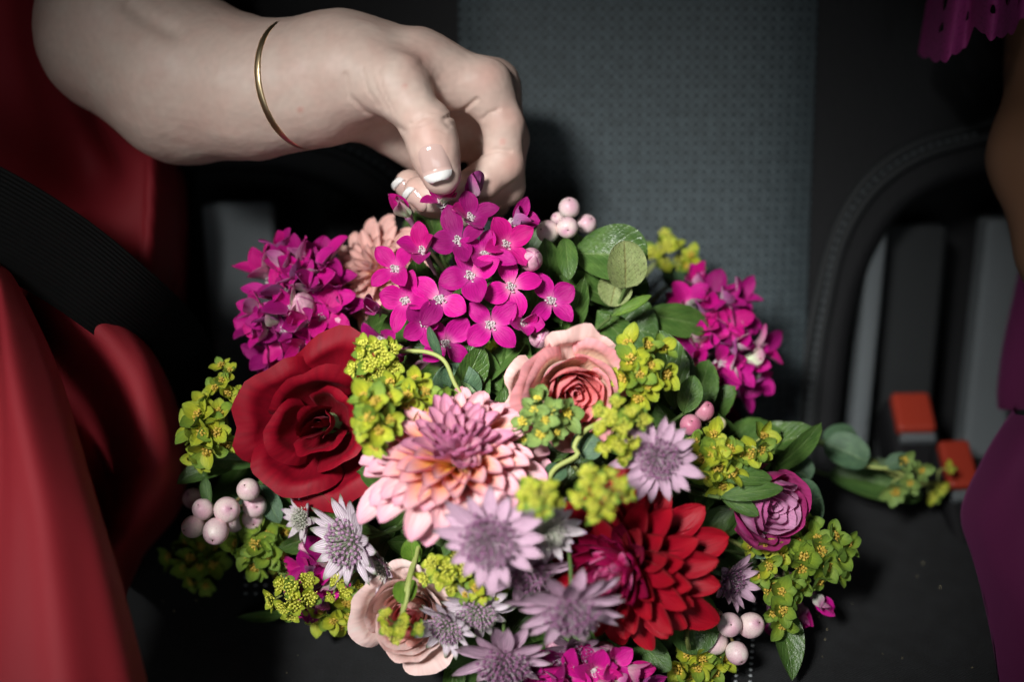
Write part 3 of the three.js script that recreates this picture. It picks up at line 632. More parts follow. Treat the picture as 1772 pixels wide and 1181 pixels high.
// ---------- bouvardia ----------
const bv = (() => {
  const map = petalTex((u, v) => mix3([226, 90, 170], [204, 6, 138], sstep(0.0, 0.3, v)).map((q, i) => q * (1 - 0.08 * (1 - Math.abs(u)) * (i === 1 ? 0 : 1))), (u, v) => mix3([224, 176, 204], [206, 90, 166], sstep(0.2, 0.95, v)), 0.10, 40);
  const base = petalMat(map, { transmission: 0.12, roughness: 0.6, sheen: 0.25, sheenColor: new THREE.Color(0.9, 0.3, 0.7) });
  const petals = [];
  for (let k = 0; k < 5; k++) for (let q = 0; q < 3; q++) { const o = k / 4, el = mix(1.35, 0.12, o); petals.push(petal({ L: 0.0132 * (0.94 + 0.06 * q), W: 0.0102 * (1.04 - 0.07 * q), a0: el + 0.25, a1: el - 0.25 + 0.3 * (1 - o) - 0.14 * q, cup: mix(1.2, 0.55, o), b: 0.78, t: 0.82, nu: 6, nv: 10, wav: 0.10, sd: k * 3 + q, root: 0.35, r0: 0.0014 })); }
  const tubeG = new THREE.LatheGeometry([[0.0009, -0.020], [0.0010, -0.012], [0.0014, -0.004], [0.0021, 0.0], [0.0017, 0.0004], [0.0003, -0.002]].map((a) => new THREE.Vector2(...a)), 8);
  const st = []; srand(50);
  for (let i = 0; i < 16; i++) { const a = rr(0, 6.28), r = rr(0.0004, 0.0021), b = new THREE.CapsuleGeometry(0.00032, 0.0011, 2, 5); b.rotateX(rr(-.6, .6)); b.rotateZ(rr(-.6, .6)); b.translate(Math.cos(a) * r, rr(0.0003, 0.0016), Math.sin(a) * r); st.push(b); }
  const disc = new THREE.ConeGeometry(0.0026, 0.0016, 8); disc.translate(0, 0.0002, 0); disc.deleteAttribute('uv'); st.forEach((b) => b.deleteAttribute('uv'));
  const budG = new THREE.SphereGeometry(1, 20, 14), p = budG.attributes.position;
  for (let i = 0; i < p.count; i++) { const y = p.getY(i), a = Math.atan2(p.getZ(i), p.getX(i)), rad = Math.hypot(p.getX(i), p.getZ(i)); const k = 1 - 0.16 * Math.exp(-(((((a / (Math.PI / 2)) % 1) + 1) % 1 - 0.5) ** 2) / 0.006) * sstep(-0.6, 0.2, y); p.setXYZ(i, Math.cos(a) * rad * k * 0.0056 * (1 - 0.12 * y), y * 0.0062 * k + 0.003 + (y > 0.8 ? 0.001 : 0), Math.sin(a) * rad * k * 0.0056 * (1 - 0.12 * y)); }
  budG.computeVertexNormals();
  return {
    petals, tubeG, budG, stamens: mergeGeometries([...st.map((b) => b.toNonIndexed()), disc.toNonIndexed()]),
    mats: tones(base, [[1, 1, 1], [0.74, 0.6, 0.8], [1.12, 2.6, 1.16], [0.52, 0.4, 0.58], [0.9, 1.7, 1.0], [1.0, 1.0, 0.86]]),
    tubeM: M({ color: new THREE.Color(0.62, 0.36, 0.5), roughness: 0.6, map: tex(64, 64, (u, v) => { const k = 230 + 40 * noise(u * 8, v * 8, 3); return [k, k * mix(0.95, 0.75, v), k * 0.96]; }) }),
    stM: M({ color: new THREE.Color(0.56, 0.50, 0.50), roughness: 0.6 }),
    budM: M({ color: 0xffffff, roughness: 0.5, map: tex(128, 64, (u, v) => { const q = Math.abs(((u * 4) % 1) - 0.5) * 2, k = 1 + 0.15 * noise(u * 20, v * 12, 6); return mix3([214, 160, 180], [160, 60, 120], sstep(0.75, 1, 1 - q) * 0.9 * sstep(0.2, 0.6, v) + 0.25 * sstep(0.4, 0, v)).map((c) => c * k); }) }),
  };
})();
function floret(g, px, py, d, r, open, a, b, roll) {
  const n = dir(a, b), s = r / 46 * (D(px, py) / 0.648), m = part('floret', bv.tubeG, bv.tubeM, g);
  const wp = P(px, py, d); m.position.copy(g.worldToLocal(wp.clone())); m.quaternion.copy(quat(n, roll)); m.scale.setScalar(s);
  if (open < 0) { part('bud', bv.budG, bv.budM, m); }
  else {
    const k = Math.round(clamp(open) * 4), mt = bv.mats[Math.floor(rnd() * 6)], n4 = 4;
    for (let i = 0; i < n4; i++) { const kk = clamp(k + (rnd() < 0.25 ? -1 : 0), 0, 4), p = part('petal', bv.petals[kk * 3 + Math.floor(rnd() * 3)], rnd() < 0.25 ? bv.mats[Math.floor(rnd() * 6)] : mt, m); spin(p, i * Math.PI / 2 + rr(-.14, .14), rr(-.16, .16), rr(-.2, .2)); p.scale.set(rr(0.82, 1.1), rr(0.8, 1.2), rr(0.8, 1.1)); }
    if (open > 0.3) part('stamens', bv.stamens, bv.stM, m).scale.setScalar(1.2);
  }
  return { wp, n, s };
}
const pedM = M({ color: new THREE.Color(0.16, 0.13, 0.07), roughness: 0.6 });
function spray(label, ctr, node, list) {
  const g = thing('bouvardia_spray', label, 'bouvardia', P(...ctr), null);
  const ped = [], nd = P(...node);
  for (const [px, py, r, open, a, b, roll, o = 0] of list) {
    const { wp, n, s } = floret(g, px, py, o, r, open, a, b, roll);
    const q0 = wp.clone().addScaledVector(n, -0.0195 * s); ped.push(tube([q0, q0.clone().addScaledVector(n, -0.006).lerp(nd, 0.25), nd].map((q) => g.worldToLocal(q.clone())), 0.0008, 6, 5, 0.0012));
  }
  const m = part('stem', mergeGeometries([...ped, tube([nd, nd.clone().lerp(HB, 0.5), HB].map((q) => g.worldToLocal(q.clone())), 0.0018, 8, 6)]), pedM, g);
  return g;
}
const R_ = Math.PI / 180;
{
  srand(60);
  const L = [
    [815, 478, 52, 1, 0, .12, 20], [762, 518, 54, 1, -.05, .1, 62], [885, 497, 47, 1, .12, .15, 25], [955, 521, 50, .85, .2, .1, 42], [850, 562, 53, 1, 0, -.06, 40], [772, 594, 50, 1, 0, -.1, 48],
    [795, 418, 48, .75, -.15, .35, 10], [733, 436, 46, .45, -.25, .5, 0], [876, 424, 46, .65, .35, .3, 40], [815, 378, 46, .55, .15, .55, 20], [686, 466, 46, .65, -.4, .3, 30], [703, 520, 48, .85, -.3, .05, 60],
    [890, 386, 44, .5, .8, .5, 0], [662, 588, 46, .7, -.4, -.2, 12], [765, 352, 40, .4, -.15, 1.1, 35], [735, 560, 44, .7, -.2, -.1, 20], [840, 440, 44, .7, .1, .3, 70], [905, 560, 40, .6, .4, 0, 10],
    [822, 340, 44, .1, .05, 1.1, 20], [706, 374, 44, .1, -.4, .7, 40], [917, 452, 44, -1, .2, .25, 0], [934, 584, 44, -1, .05, -.1, 20], [652, 535, 50, .15, -.25, .1, 20], [700, 608, 44, .1, -.1, -.1, 0], [730, 640, 44, -1, .1, -.3, 0], [762, 645, 40, .1, .2, -.3, 0], [790, 640, 40, -1, 0, -.2, 0],
  ].map((q) => { const r2 = ((q[0] - 810) / 170) ** 2 + ((q[1] - 480) / 170) ** 2; q[6] *= R_; q[7] = 0.632 + 0.018 * r2; return q; });
  spray('open magenta bouvardia cluster touched by the fingers', [810, 480, 0.66], [815, 520, 0.705], L);
  const ball = (cx, cy, rx, ry, d, bulge, n, ax, ay, o0, o1, r) => { const out = []; for (let i = 0; i < n; i++) { const q = Math.sqrt((i + 0.5) / n) * 0.98, t = i * 2.4 + 0.5, x = q * Math.cos(t), y = q * Math.sin(t), z = Math.sqrt(1 - q * q); out.push([cx + x * rx + rr(-6, 6), cy - y * ry + rr(-6, 6), r * rr(0.9, 1.1), rnd() < 0.1 ? -1 : rr(o0, o1), x * 1.1 + ax, y * 1.1 + ay, rr(0, 6), d - bulge * z]); } return out; };
  srand(63);
  spray('crowded magenta bouvardia cluster above the red rose', [515, 530, 0.70], [530, 590, 0.72], ball(522, 544, 78, 110, 0.69, 0.026, 34, -0.35, 0.45, 0.2, 0.7, 50));
  srand(66);
  spray('shaded magenta bouvardia cluster behind the leaves near the backrest', [1230, 600, 0.72], [1190, 630, 0.748], ball(1228, 604, 84, 112, 0.722, 0.03, 34, 0.35, 0.3, 0.2, 0.7, 48));
  srand(68);
  spray('magenta bouvardia cluster under the striped astrantia near the seat fabric', [560, 985, 0.665], [600, 960, 0.69], ball(562, 985, 46, 62, 0.672, 0.012, 13, -0.3, -0.3, 0.3, 0.7, 42));
  srand(69);
  spray('magenta bouvardia cluster under the lowest mauve astrantias', [1040, 1165, 0.64], [1020, 1120, 0.665], ball(1010, 1168, 100, 46, 0.632, 0.014, 20, 0.1, -0.3, 0.2, 0.7, 44));
  srand(70);
  spray('dusky pink blossoms hanging beside the long pointed leaf', [1400, 1040, 0.675], [1360, 1010, 0.685], [[1408, 1032, 44, 0.1, .5, -.5, 0, .668], [1385, 1050, 40, 0.05, .2, -.7, 1, .672], [1335, 1075, 40, .05, 0, -.6, 2, .672]]);
}
// ---------- astrantia ----------
const as = (() => {
  const mk = (body, tip, backc, s, vein) => petalMat(petalTex((u, v) => { const vn = Math.exp(-(((Math.abs(u) * 3.2 % 1) - 0.5) ** 2) / 0.03) * 1.3 * vein * (1 - 0.5 * v); return mix3(mix3(body, tip, sstep(0.72, 0.98, v) + 0.0), [126, 74, 116], vn); }, (u, v) => mix3(mix3(backc, [150, 110, 140], 0.2), tip, sstep(0.6, 1, v)), 0.12, s), { transmission: 0.2 });
  const white = mk([238, 228, 234], [128, 150, 108], [216, 190, 210], 51, 0.5), mauve = mk([222, 188, 208], [158, 142, 142], [198, 156, 184], 52, 0.5), pale = mk([238, 230, 230], [190, 150, 186], [190, 150, 186], 53, 0.4);
  const bracts = [], G = (el, L, W) => { for (let q = 0; q < 3; q++) bracts.push(petal({ L: L * (1 - 0.07 * q), W, a0: el - 0.15, a1: el + 0.2 - 0.2 * q, cup: 0.8, b: 0.85, t: 0.85, nu: 6, nv: 10, wav: 0.08, sd: q + el * 7, root: 0.3, r0: 0.001 })); };
  G(0.18, 0.0212, 0.0064); G(0.45, 0.0212, 0.0064); G(0.8, 0.0212, 0.0064);
  const cushion = (n, h, s) => {
    srand(s); const fil = [], hd = [];
    for (let i = 0; i < n; i++) {
      const q = Math.sqrt((i + 0.5) / n), a = i * 2.39996, th = q * 1.15, len = h * rr(0.82, 1.08), x = Math.sin(th) * Math.cos(a) * len * 1.05, z = Math.sin(th) * Math.sin(a) * len * 1.05, y = Math.cos(th) * len * 0.85 + 0.0012;
      const f = new THREE.CylinderGeometry(0.00034, 0.00018, 1, 4, 1, true), tip = V3(x, y, z), L = tip.length(); f.translate(0, 0.5, 0); f.scale(1, L, 1); f.applyQuaternion(new THREE.Quaternion().setFromUnitVectors(YA, tip.clone().normalize())); fil.push(f);
      const e = new THREE.IcosahedronGeometry(rr(0.00055, 0.00085), 1); e.scale(1, 1.25, 1); e.applyQuaternion(new THREE.Quaternion().setFromUnitVectors(YA, tip.clone().normalize())); e.translate(x, y, z); hd.push(e);
      for (let w = 0; w < 3; w++) { const t2 = new THREE.CylinderGeometry(0.00006, 0.0001, 0.0016, 3, 1, true); t2.translate(0, 0.0012, 0); t2.rotateX(rr(-.7, .7)); t2.rotateZ(rr(-.7, .7)); t2.applyQuaternion(new THREE.Quaternion().setFromUnitVectors(YA, tip.clone().normalize())); t2.translate(x, y, z); fil.push(t2); }
    }
    return [mergeGeometries(fil), mergeGeometries(hd)];
  };
  return { white, mauve, pale, bracts, cush: [cushion(84, 0.0108, 1), cushion(70, 0.0100, 2)], filW: M({ color: new THREE.Color(0.50, 0.54, 0.42), roughness: 0.6 }), filM: M({ color: new THREE.Color(0.50, 0.40, 0.45), roughness: 0.6 }), hdD: M({ color: new THREE.Color(0.26, 0.10, 0.21), roughness: 0.55 }), hdM: M({ color: new THREE.Color(0.40, 0.22, 0.36), roughness: 0.55 }), hdW: M({ color: new THREE.Color(0.48, 0.46, 0.40), roughness: 0.55 }) };
})();
function astrantia(label, px, py, off, r, a, b, kind, elv, roll = 0) {
  const d = D(px, py, off), g = head('astrantia', label, 'astrantia', px, py, d, a, b, roll), s = r * K * d / 0.0198;
  const [bm, fm, hm] = { w: [as.white, as.filW, as.hdM], m: [as.mauve, as.filM, as.hdD], p: [as.pale, as.filW, as.hdW] }[kind], n = 17 + Math.floor(rnd() * 4);
  for (let i = 0; i < n; i++) { const m = part('bract', as.bracts[elv * 3 + Math.floor(rnd() * 3)], bm, g); spin(m, i / n * 2 * Math.PI + rr(-.08, .08), rr(-.16, .16), rr(-.25, .25)); m.scale.setScalar(s * rr(0.88, 1.08)); m.position.y = (i % 2) * -0.0006; }
  const c = as.cush[Math.floor(rnd() * 2)], f = part('stamens', c[0], fm, g), h = part('anthers', c[1], hm, g); f.userData.kind = h.userData.kind = 'stuff'; f.scale.setScalar(s); h.scale.setScalar(s);
  stemTo(g, g.position.clone(), g.n.clone().negate(), 0.0009);
  return g;
}
{
  srand(80);
  astrantia('large white astrantia with green tipped bracts below the red rose', 612, 936, 0.010, 84, -0.95, -0.15, 'w', 1, 0.2);
  astrantia('small pale astrantia tucked under the red rose', 528, 898, 0.02, 44, -0.9, 0.1, 'p', 1, 0.5);
  astrantia('small pale astrantia between the large white one and the peach rose', 666, 980, 0.02, 50, -0.8, -0.3, 'p', 2, 1);
  astrantia('large mauve astrantia overlapping the pink dahlia', 846, 932, -0.022, 92, -0.08, -0.1, 'm', 0, 0.1);
  astrantia('pale astrantia next to a lime sprig over the red dahlia', 945, 915, -0.004, 62, 0.05, -0.15, 'p', 0, 0.4);
  astrantia('mauve astrantia drooping under the large mauve one', 915, 985, 0.0, 78, 0.1, -1.1, 'm', 0, 0.9);
  astrantia('white astrantia with purple outer bracts by the peach rose', 828, 1052, 0.004, 64, -0.12, -0.75, 'w', 0, 0.3);
  astrantia('white astrantia lying against the peach rose', 778, 1078, 0.0, 62, -0.55, -0.75, 'w', 1, 1.2);
  astrantia('largest mauve astrantia in front of the red dahlia', 988, 1046, -0.028, 100, 0.0, -0.95, 'm', 0, 0.6);
  astrantia('mauve astrantia hanging lowest over the seat fabric', 872, 1135, -0.012, 86, 0.0, -0.9, 'm', 0, 0.2);
  astrantia('mauve astrantia tucked under the largest mauve one', 990, 1125, 0.005, 70, 0.1, -0.9, 'm', 1, 1.9);
  astrantia('mauve astrantia between two lime sprigs above the red dahlia', 1136, 792, -0.012, 76, 0.05, -0.05, 'm', 0, 0.25);
  astrantia('shaded mauve astrantia between the red dahlia and the berries', 1256, 1004, 0.015, 62, 0.75, -0.15, 'm', 2, 0.4);
}
// ---------- snowberries ----------
const sb = (() => {
  const g = new THREE.SphereGeometry(1, 26, 20), p = g.attributes.position;
  for (let i = 0; i < p.count; i++) { const y = p.getY(i), r = Math.hypot(p.getX(i), p.getZ(i)), dim = y > 0 ? -0.14 * Math.exp(-((r / 0.22) ** 2)) : -0.06 * Math.exp(-((r / 0.25) ** 2)) * -1; p.setY(i, y + dim); }
  g.computeVertexNormals();
  const mk = (c0, c1, s) => M({ color: 0xffffff, roughness: 0.42, specularIntensity: 0.6, transmission: 0.0, clearcoat: 0.25, clearcoatRoughness: 0.35, map: tex(128, 128, (u, v) => { const b = clamp(0.5 + 0.9 * noise(u * 3, v * 2.4, s) + 0.5 * (v - 0.5)), sp = noise(u * 60, v * 44, s + 2) > 0.42 ? 0.55 : 0, k = 1 + 0.05 * noise(u * 30, v * 30, s + 4); return mix3(mix3(c0, c1, b), [190, 110, 140], sp * (0.3 + 0.5 * b)).map((q) => q * k); }) });
  const nub = mergeGeometries([0, 1, 2, 3, 4].map((i) => { const c = new THREE.ConeGeometry(0.05, 0.17, 5); c.rotateX(0.35); c.translate(0, 0.03, 0.045); c.rotateY(i * 1.256); return c; }));
  return { g, nub, mats: [mk([238, 226, 218], [222, 176, 190], 1), mk([240, 228, 216], [216, 160, 182], 5), mk([232, 224, 208], [226, 190, 196], 9)], deep: mk([216, 168, 176], [186, 104, 130], 12), green: mk([180, 186, 130], [196, 190, 150], 15), nubM: M({ color: new THREE.Color(0.09, 0.05, 0.025), roughness: 0.8 }) };
})();
function berries(label, list, tint) {
  const c = list[0], g = thing('snowberry_sprig', label, 'berries', P(c[0], c[1], c[2]), null), node = V3(0, 0, 0);
  list.forEach((q) => node.add(P(q[0], q[1], q[2] + 0.008))); node.multiplyScalar(1 / list.length);
  const st = [];
  list.forEach(([px, py, d, r, a, b, el = 1, t], i) => {
    const m = part('berry', sb.g, t ?? tint ?? sb.mats[i % 3], g), s = r * K * d; m.position.copy(g.worldToLocal(P(px, py, d))); m.quaternion.copy(quat(dir(a, b, 0.8), i * 1.7)); m.scale.set(s, s * el, s);
    const k = part('calyx', sb.nub, sb.nubM, m); k.position.y = 0.86;
    st.push(tube([P(px, py, d + s * 0.8), P(px, py, d + s).lerp(node, 0.5), node].map((w) => g.worldToLocal(w.clone())), 0.0009, 6, 5));
  });
  st.push(tube([node, node.clone().lerp(HB, 0.5).addScaledVector(AT, -0.01), HB].map((w) => g.worldToLocal(w.clone())), 0.0012, 10, 6));
  part('stem', mergeGeometries(st), M({ color: new THREE.Color(0.22, 0.17, 0.06), roughness: 0.7 }), g);
}
{
  berries('cluster of pale pink snowberries against the patterned backrest', [[985, 360, .668, 18.5, 0, 1], [982, 394, .661, 19, 0, -.3], [948, 401, .664, 20, -.8, .2], [1015, 388, .676, 17.5, .6, .6], [966, 380, .68, 13, -.5, .5]]);
  const d = 0.652;
  berries('cluster of pale pink snowberries next to the red skirt', [[352, 882, d, 19, -.3, .5, 1.05], [393, 883, d - .004, 23, .5, .2], [335, 912, d, 19.5, -.8, -.3, 1.1], [374, 920, d - .006, 22.5, -.1, -.6, 1.12], [334, 863, d + .03, 18, -.4, .6], [430, 848, d - .002, 20, -.2, .5], [441, 876, d + .008, 21, .3, 0], [438, 898, d + .014, 19, .2, -.5], [405, 905, d + .018, 17, 0, 0]]);
  berries('cluster of white snowberries below the red dahlia', [[1262, 1082, .633, 21.5, 0, .15], [1299, 1083, .638, 22.5, .6, .4, 1.1], [1238, 1112, .646, 22, -.5, .1], [1275, 1131, .640, 19.5, .4, -.8, 1.1], [1236, 1070, .648, 17, -.4, .5]]);
  berries('deep pink snowberries above the shaded lime sprig', [[1195, 736, .636, 19, 0, .4, 1, sb.deep], [1219, 712, .644, 17, .3, .7, 1.15, sb.deep], [1244, 734, .640, 13, .3, .3, 1, sb.green]]);
}
// ---------- bupleurum ----------
const bp = (() => {
  const mk = (a, b, c, s) => petalMat(petalTex((u, v) => mix3(mix3(a, b, sstep(0.1, 0.9, v)), c, clamp(0.35 * Math.abs(u) ** 3 + 0.3 * sstep(0.7, 1, v))), (u, v) => mix3(b, c, 0.4).map((q) => q * 0.9), 0.12, s), { transmission: 0.25, roughness: 0.5 });
  const lime = mk([198, 198, 54], [172, 188, 58], [134, 162, 66], 71), green = mk([150, 172, 56], [124, 156, 60], [100, 138, 62], 72), teal = mk([152, 176, 92], [132, 162, 88], [110, 146, 88], 73);
  const bract = []; for (const el of [0.25, 0.6, 0.95]) for (let q = 0; q < 2; q++) bract.push(petal({ L: 0.0084 * (1 - 0.1 * q), W: 0.0066, a0: el - 0.1, a1: el + 0.25 - 0.5 * q, cup: 0.8, b: 0.72, t: 0.8, nu: 4, nv: 8, wav: 0.05, sd: q + el * 5, root: 0.3, r0: 0.0004, th: 0.0002 }));
  const cl = (n, s, R) => { srand(s); const out = []; for (let i = 0; i < n; i++) { const q = Math.sqrt((i + 0.5) / n), a = i * 2.4, x = q * Math.cos(a) * R, z = q * Math.sin(a) * R, y = 0.0022 + 0.0022 * (1 - q * q) + rr(-.0003, .0004), e = new THREE.IcosahedronGeometry(rr(0.0005, 0.0008), 0); e.scale(1, 0.7, 1); e.translate(x, y, z); out.push(e); const f = new THREE.CylinderGeometry(0.0002, 0.0002, 1, 3, 1, true); f.translate(0, 0.5, 0); const t = V3(x, y, z); f.scale(1, t.length(), 1); f.applyQuaternion(new THREE.Quaternion().setFromUnitVectors(YA, t.normalize())); out.push(f.toNonIndexed()); for (let w = 0; w < 2; w++) { const e2 = new THREE.TetrahedronGeometry(0.00042); e2.translate(x + rr(-.0008, .0008), y + rr(0, .0005), z + rr(-.0008, .0008)); out.push(e2); } } return mergeGeometries(out.map((o) => { o.deleteAttribute('uv'); return o; })); };
  return { lime, green, teal, bract, cl: [cl(12, 1, 0.0027), cl(9, 2, 0.0023), cl(22, 3, 0.0046)], yel: M({ color: new THREE.Color(0.75, 0.60, 0.07), roughness: 0.6 }), och: M({ color: new THREE.Color(0.62, 0.42, 0.06), roughness: 0.6 }), limeY: M({ color: new THREE.Color(0.72, 0.72, 0.10), roughness: 0.6 }) };
})();
// umbellets: [px, py, size, a, b]; k kind of sprig
function bupleurum(label, kind, d, list, opt = {}) {
  const c = list[0], g = thing('bupleurum_sprig', label, 'bupleurum', P(c[0], c[1], d), null), st = [], node = V3(0, 0, 0);
  const bm = bp[opt.b ?? (kind === 'y' ? 'lime' : kind === 't' ? 'teal' : kind === 'd' ? 'green' : 'lime')], fm = kind === 'y' ? bp.limeY : kind === 'o' || kind === 'd' ? bp.och : bp.yel;
  const pts = list.map(([px, py, s, a, b, o = 0]) => P(px, py, d + o)); pts.forEach((q) => node.add(q)); node.multiplyScalar(1 / pts.length).addScaledVector(AT, -(opt.deep ?? 0.016));
  list.forEach(([px, py, s, a, b], i) => {
    const m = part('umbellet', bp.cl[kind === 'y' ? 2 : i % 2], fm, g), n = dir(a, b), sc = s * K * d / 0.0087; m.position.copy(g.worldToLocal(pts[i].clone())); m.quaternion.copy(quat(n, rr(0, 6))); m.scale.setScalar(sc);
    const k = kind === 'y' ? 5 : 5 + (rnd() < 0.4 ? 1 : 0);
    for (let j = 0; j < k; j++) { const q = part('bract', bp.bract[Math.floor(rnd() * 6)], rnd() < 0.3 ? (bm === bp.lime ? bp.green : bm) : bm, m); spin(q, j / k * 6.283 + rr(-.25, .25), rr(-.2, .25), rr(-.3, .3)); q.scale.setScalar(rr(0.9, 1.4) * (kind === 'y' ? 0.8 : 1.02)); }
    st.push(tube([pts[i], pts[i].clone().addScaledVector(n, -0.007), node].map((w) => g.worldToLocal(w.clone())), 0.0005, 6, 5));
  });
  const path = opt.stem ? [node, ...opt.stem.map((q) => P(...q)), HB] : [node, node.clone().lerp(HB, 0.5).addScaledVector(AT, -0.01), HB];
  st.push(tube(path.map((w) => g.worldToLocal(w.clone())), 0.0011, opt.stem ? 40 : 10, 7));
  part('stem', mergeGeometries(st), limeStem, g);
  return g;
}
const clump = (cx, cy, rx, ry, n, s, a = 0, b = 0, bulge = 0.008) => { const o = []; for (let i = 0; i < n; i++) { const q = Math.sqrt((i + 0.4) / n), t = i * 2.4 + cx, x = q * Math.cos(t), y = q * Math.sin(t); o.push([cx + x * rx + rr(-4, 4), cy - y * ry + rr(-4, 4), s * rr(0.85, 1.15), a + x * 0.9, b + y * 0.9, -bulge * (1 - q * q)]); } return o; };
{
  srand(90);
  bupleurum('lime sprig with ochre florets standing between the red skirt and the red rose', 'o', 0.652, [...clump(362, 745, 36, 52, 9, 30, -0.2, 0.1), ...clump(392, 664, 22, 34, 6, 20, 0.1, 0.4)], { stem: [[430, 790, .69]] });
  bupleurum('yellow green sprig at the upper edge of the red rose', 'y', D(645, 625, -0.012), clump(645, 626, 36, 36, 10, 26, -0.1, 0.2));
  bupleurum('lime sprig with ochre florets between red rose and heart shaped leaf', 'o', D(715, 690, 0.0), clump(712, 690, 54, 38, 10, 28, 0, 0.1));
  bupleurum('blurred lime sprig hanging over the flank of the red rose', 'o', D(645, 735, -0.02), clump(650, 725, 30, 52, 8, 28, -0.1, 0));
  bupleurum('ochre flowered sprig deep between heart shaped leaf and coral rose', 'o', 0.664, clump(846, 640, 42, 50, 9, 27, 0, 0.1));
  bupleurum('blue green sprig with cupped bracts below the coral rose', 't', D(935, 725, 0.006), clump(936, 728, 44, 40, 9, 27, 0, 0.3));
  bupleurum('large lime sprig with ochre florets beside the coral rose', 'o', D(1100, 640, 0.0), clump(1110, 636, 44, 50, 10, 30, 0.05, 0.15));
  bupleurum('yellow green sprig under the coral rose', 'y', D(1050, 740, -0.012), clump(1068, 738, 42, 54, 11, 25, 0, 0));
  bupleurum('yellow lime clump in front of the red dahlia', 'y', D(1040, 850, -0.03), clump(1040, 850, 46, 40, 12, 25, 0, 0.15));
  bupleurum('small yellow lime clump between the dahlias', 'y', D(938, 862, -0.032), clump(934, 862, 34, 24, 8, 24, 0, 0.1));
  bupleurum('lime sprig with ochre florets beside the mauve astrantia', 'o', D(1240, 790, 0.006), [...clump(1240, 792, 44, 46, 10, 31, 0.1, 0), ...clump(1312, 772, 14, 20, 3, 28, 0.5, 0.1)]);
  bupleurum('green sprig with ochre florets reaching toward the dark cushion', 'o', D(1395, 975, 0.004), clump(1408, 962, 60, 52, 14, 28, 0.25, 0.1), { b: 'green' });
  bupleurum('small lime sprig beside the shaded astrantia', 'o', D(1325, 970, 0.012), clump(1325, 968, 26, 40, 6, 26, 0, 0));
  bupleurum('green sprig with ochre florets above the long pointed leaf', 'd', D(1350, 1045, 0.0), clump(1350, 1046, 26, 40, 7, 27, 0.1, 0.1));
  bupleurum('blurred lime sprig under the berries beside the red skirt', 'o', 0.705, [...clump(342, 966, 40, 36, 9, 26, -0.2, 0), [358, 1010, 24, -.1, -.6]], { b: 'green' });
  bupleurum('green sprig with round bracts beside the bunch of pale berries', 'd', 0.672, clump(455, 945, 44, 40, 10, 29, 0, 0.1));
  bupleurum('bright lime sprig with tiny yellow florets over the seat fabric', 'y', D(508, 1030, 0.006), clump(508, 1032, 36, 36, 8, 27, -0.1, -0.2));
  bupleurum('shaded lime sprig lying on the seat fabric', 'o', 0.668, clump(582, 1064, 44, 24, 8, 25, 0, -0.2));
  bupleurum('small green sprig lying across the peach rose', 'y', D(695, 1075, -0.02), clump(690, 1082, 40, 20, 6, 20, 0, 0.1), { stem: [[702, 1030, .605], [722, 960, .625]] });
  bupleurum('lime sprig with yellow florets between dahlia and peach rose', 'y', D(770, 985, 0.006), clump(772, 990, 38, 26, 8, 24, 0, 0.1));
  bupleurum('lime sprig with yellow florets above the white astrantias', 'o', D(835, 1020, 0.008), clump(832, 1018, 34, 20, 6, 23, 0, 0));
  bupleurum('lime florets beside the small pale astrantia', 'y', D(590, 1020, 0.006), clump(590, 1020, 30, 16, 4, 22, 0, 0));
  bupleurum('lime sprig with a forked stem under the broad leaf by the white berries', 'o', D(1205, 1150, 0.01), clump(1205, 1150, 52, 26, 8, 29, 0, -0.2), { stem: [[1188, 1105, .625], [1180, 1060, .65]] });
  bupleurum('blurred yellow sprig behind the leaves against the backrest', 'y', 0.735, clump(1152, 440, 26, 30, 6, 24, 0, 0.3));
  bupleurum('small blurred green sprig behind the shaded magenta cluster', 'o', 0.728, clump(1197, 462, 16, 14, 3, 20, 0, 0.3));
  bupleurum('green sprig on a long bent stem trailing toward the red buckles', 'd', 0.712, [[1560, 800, 26, .2, .3], [1590, 815, 22, .5, .2], [1548, 848, 26, -.1, -.5], [1572, 835, 22, .1, -.1]], { b: 'teal', deep: 0.004, stem: [[1540, 812, .714], [1490, 805, .715], [1430, 770, .715], [1340, 748, .715], [1200, 740, .72]] });
  bupleurum('tiny yellow sprig tip beside the lower red buckle', 'y', 0.74, [[1625, 845, 22, .2, 0], [1640, 812, 18, .4, .2], [1612, 858, 20, 0, -.3]], { deep: 0.004, stem: [[1570, 835, .73], [1490, 790, .72], [1340, 752, .718], [1200, 745, .722]] });
}
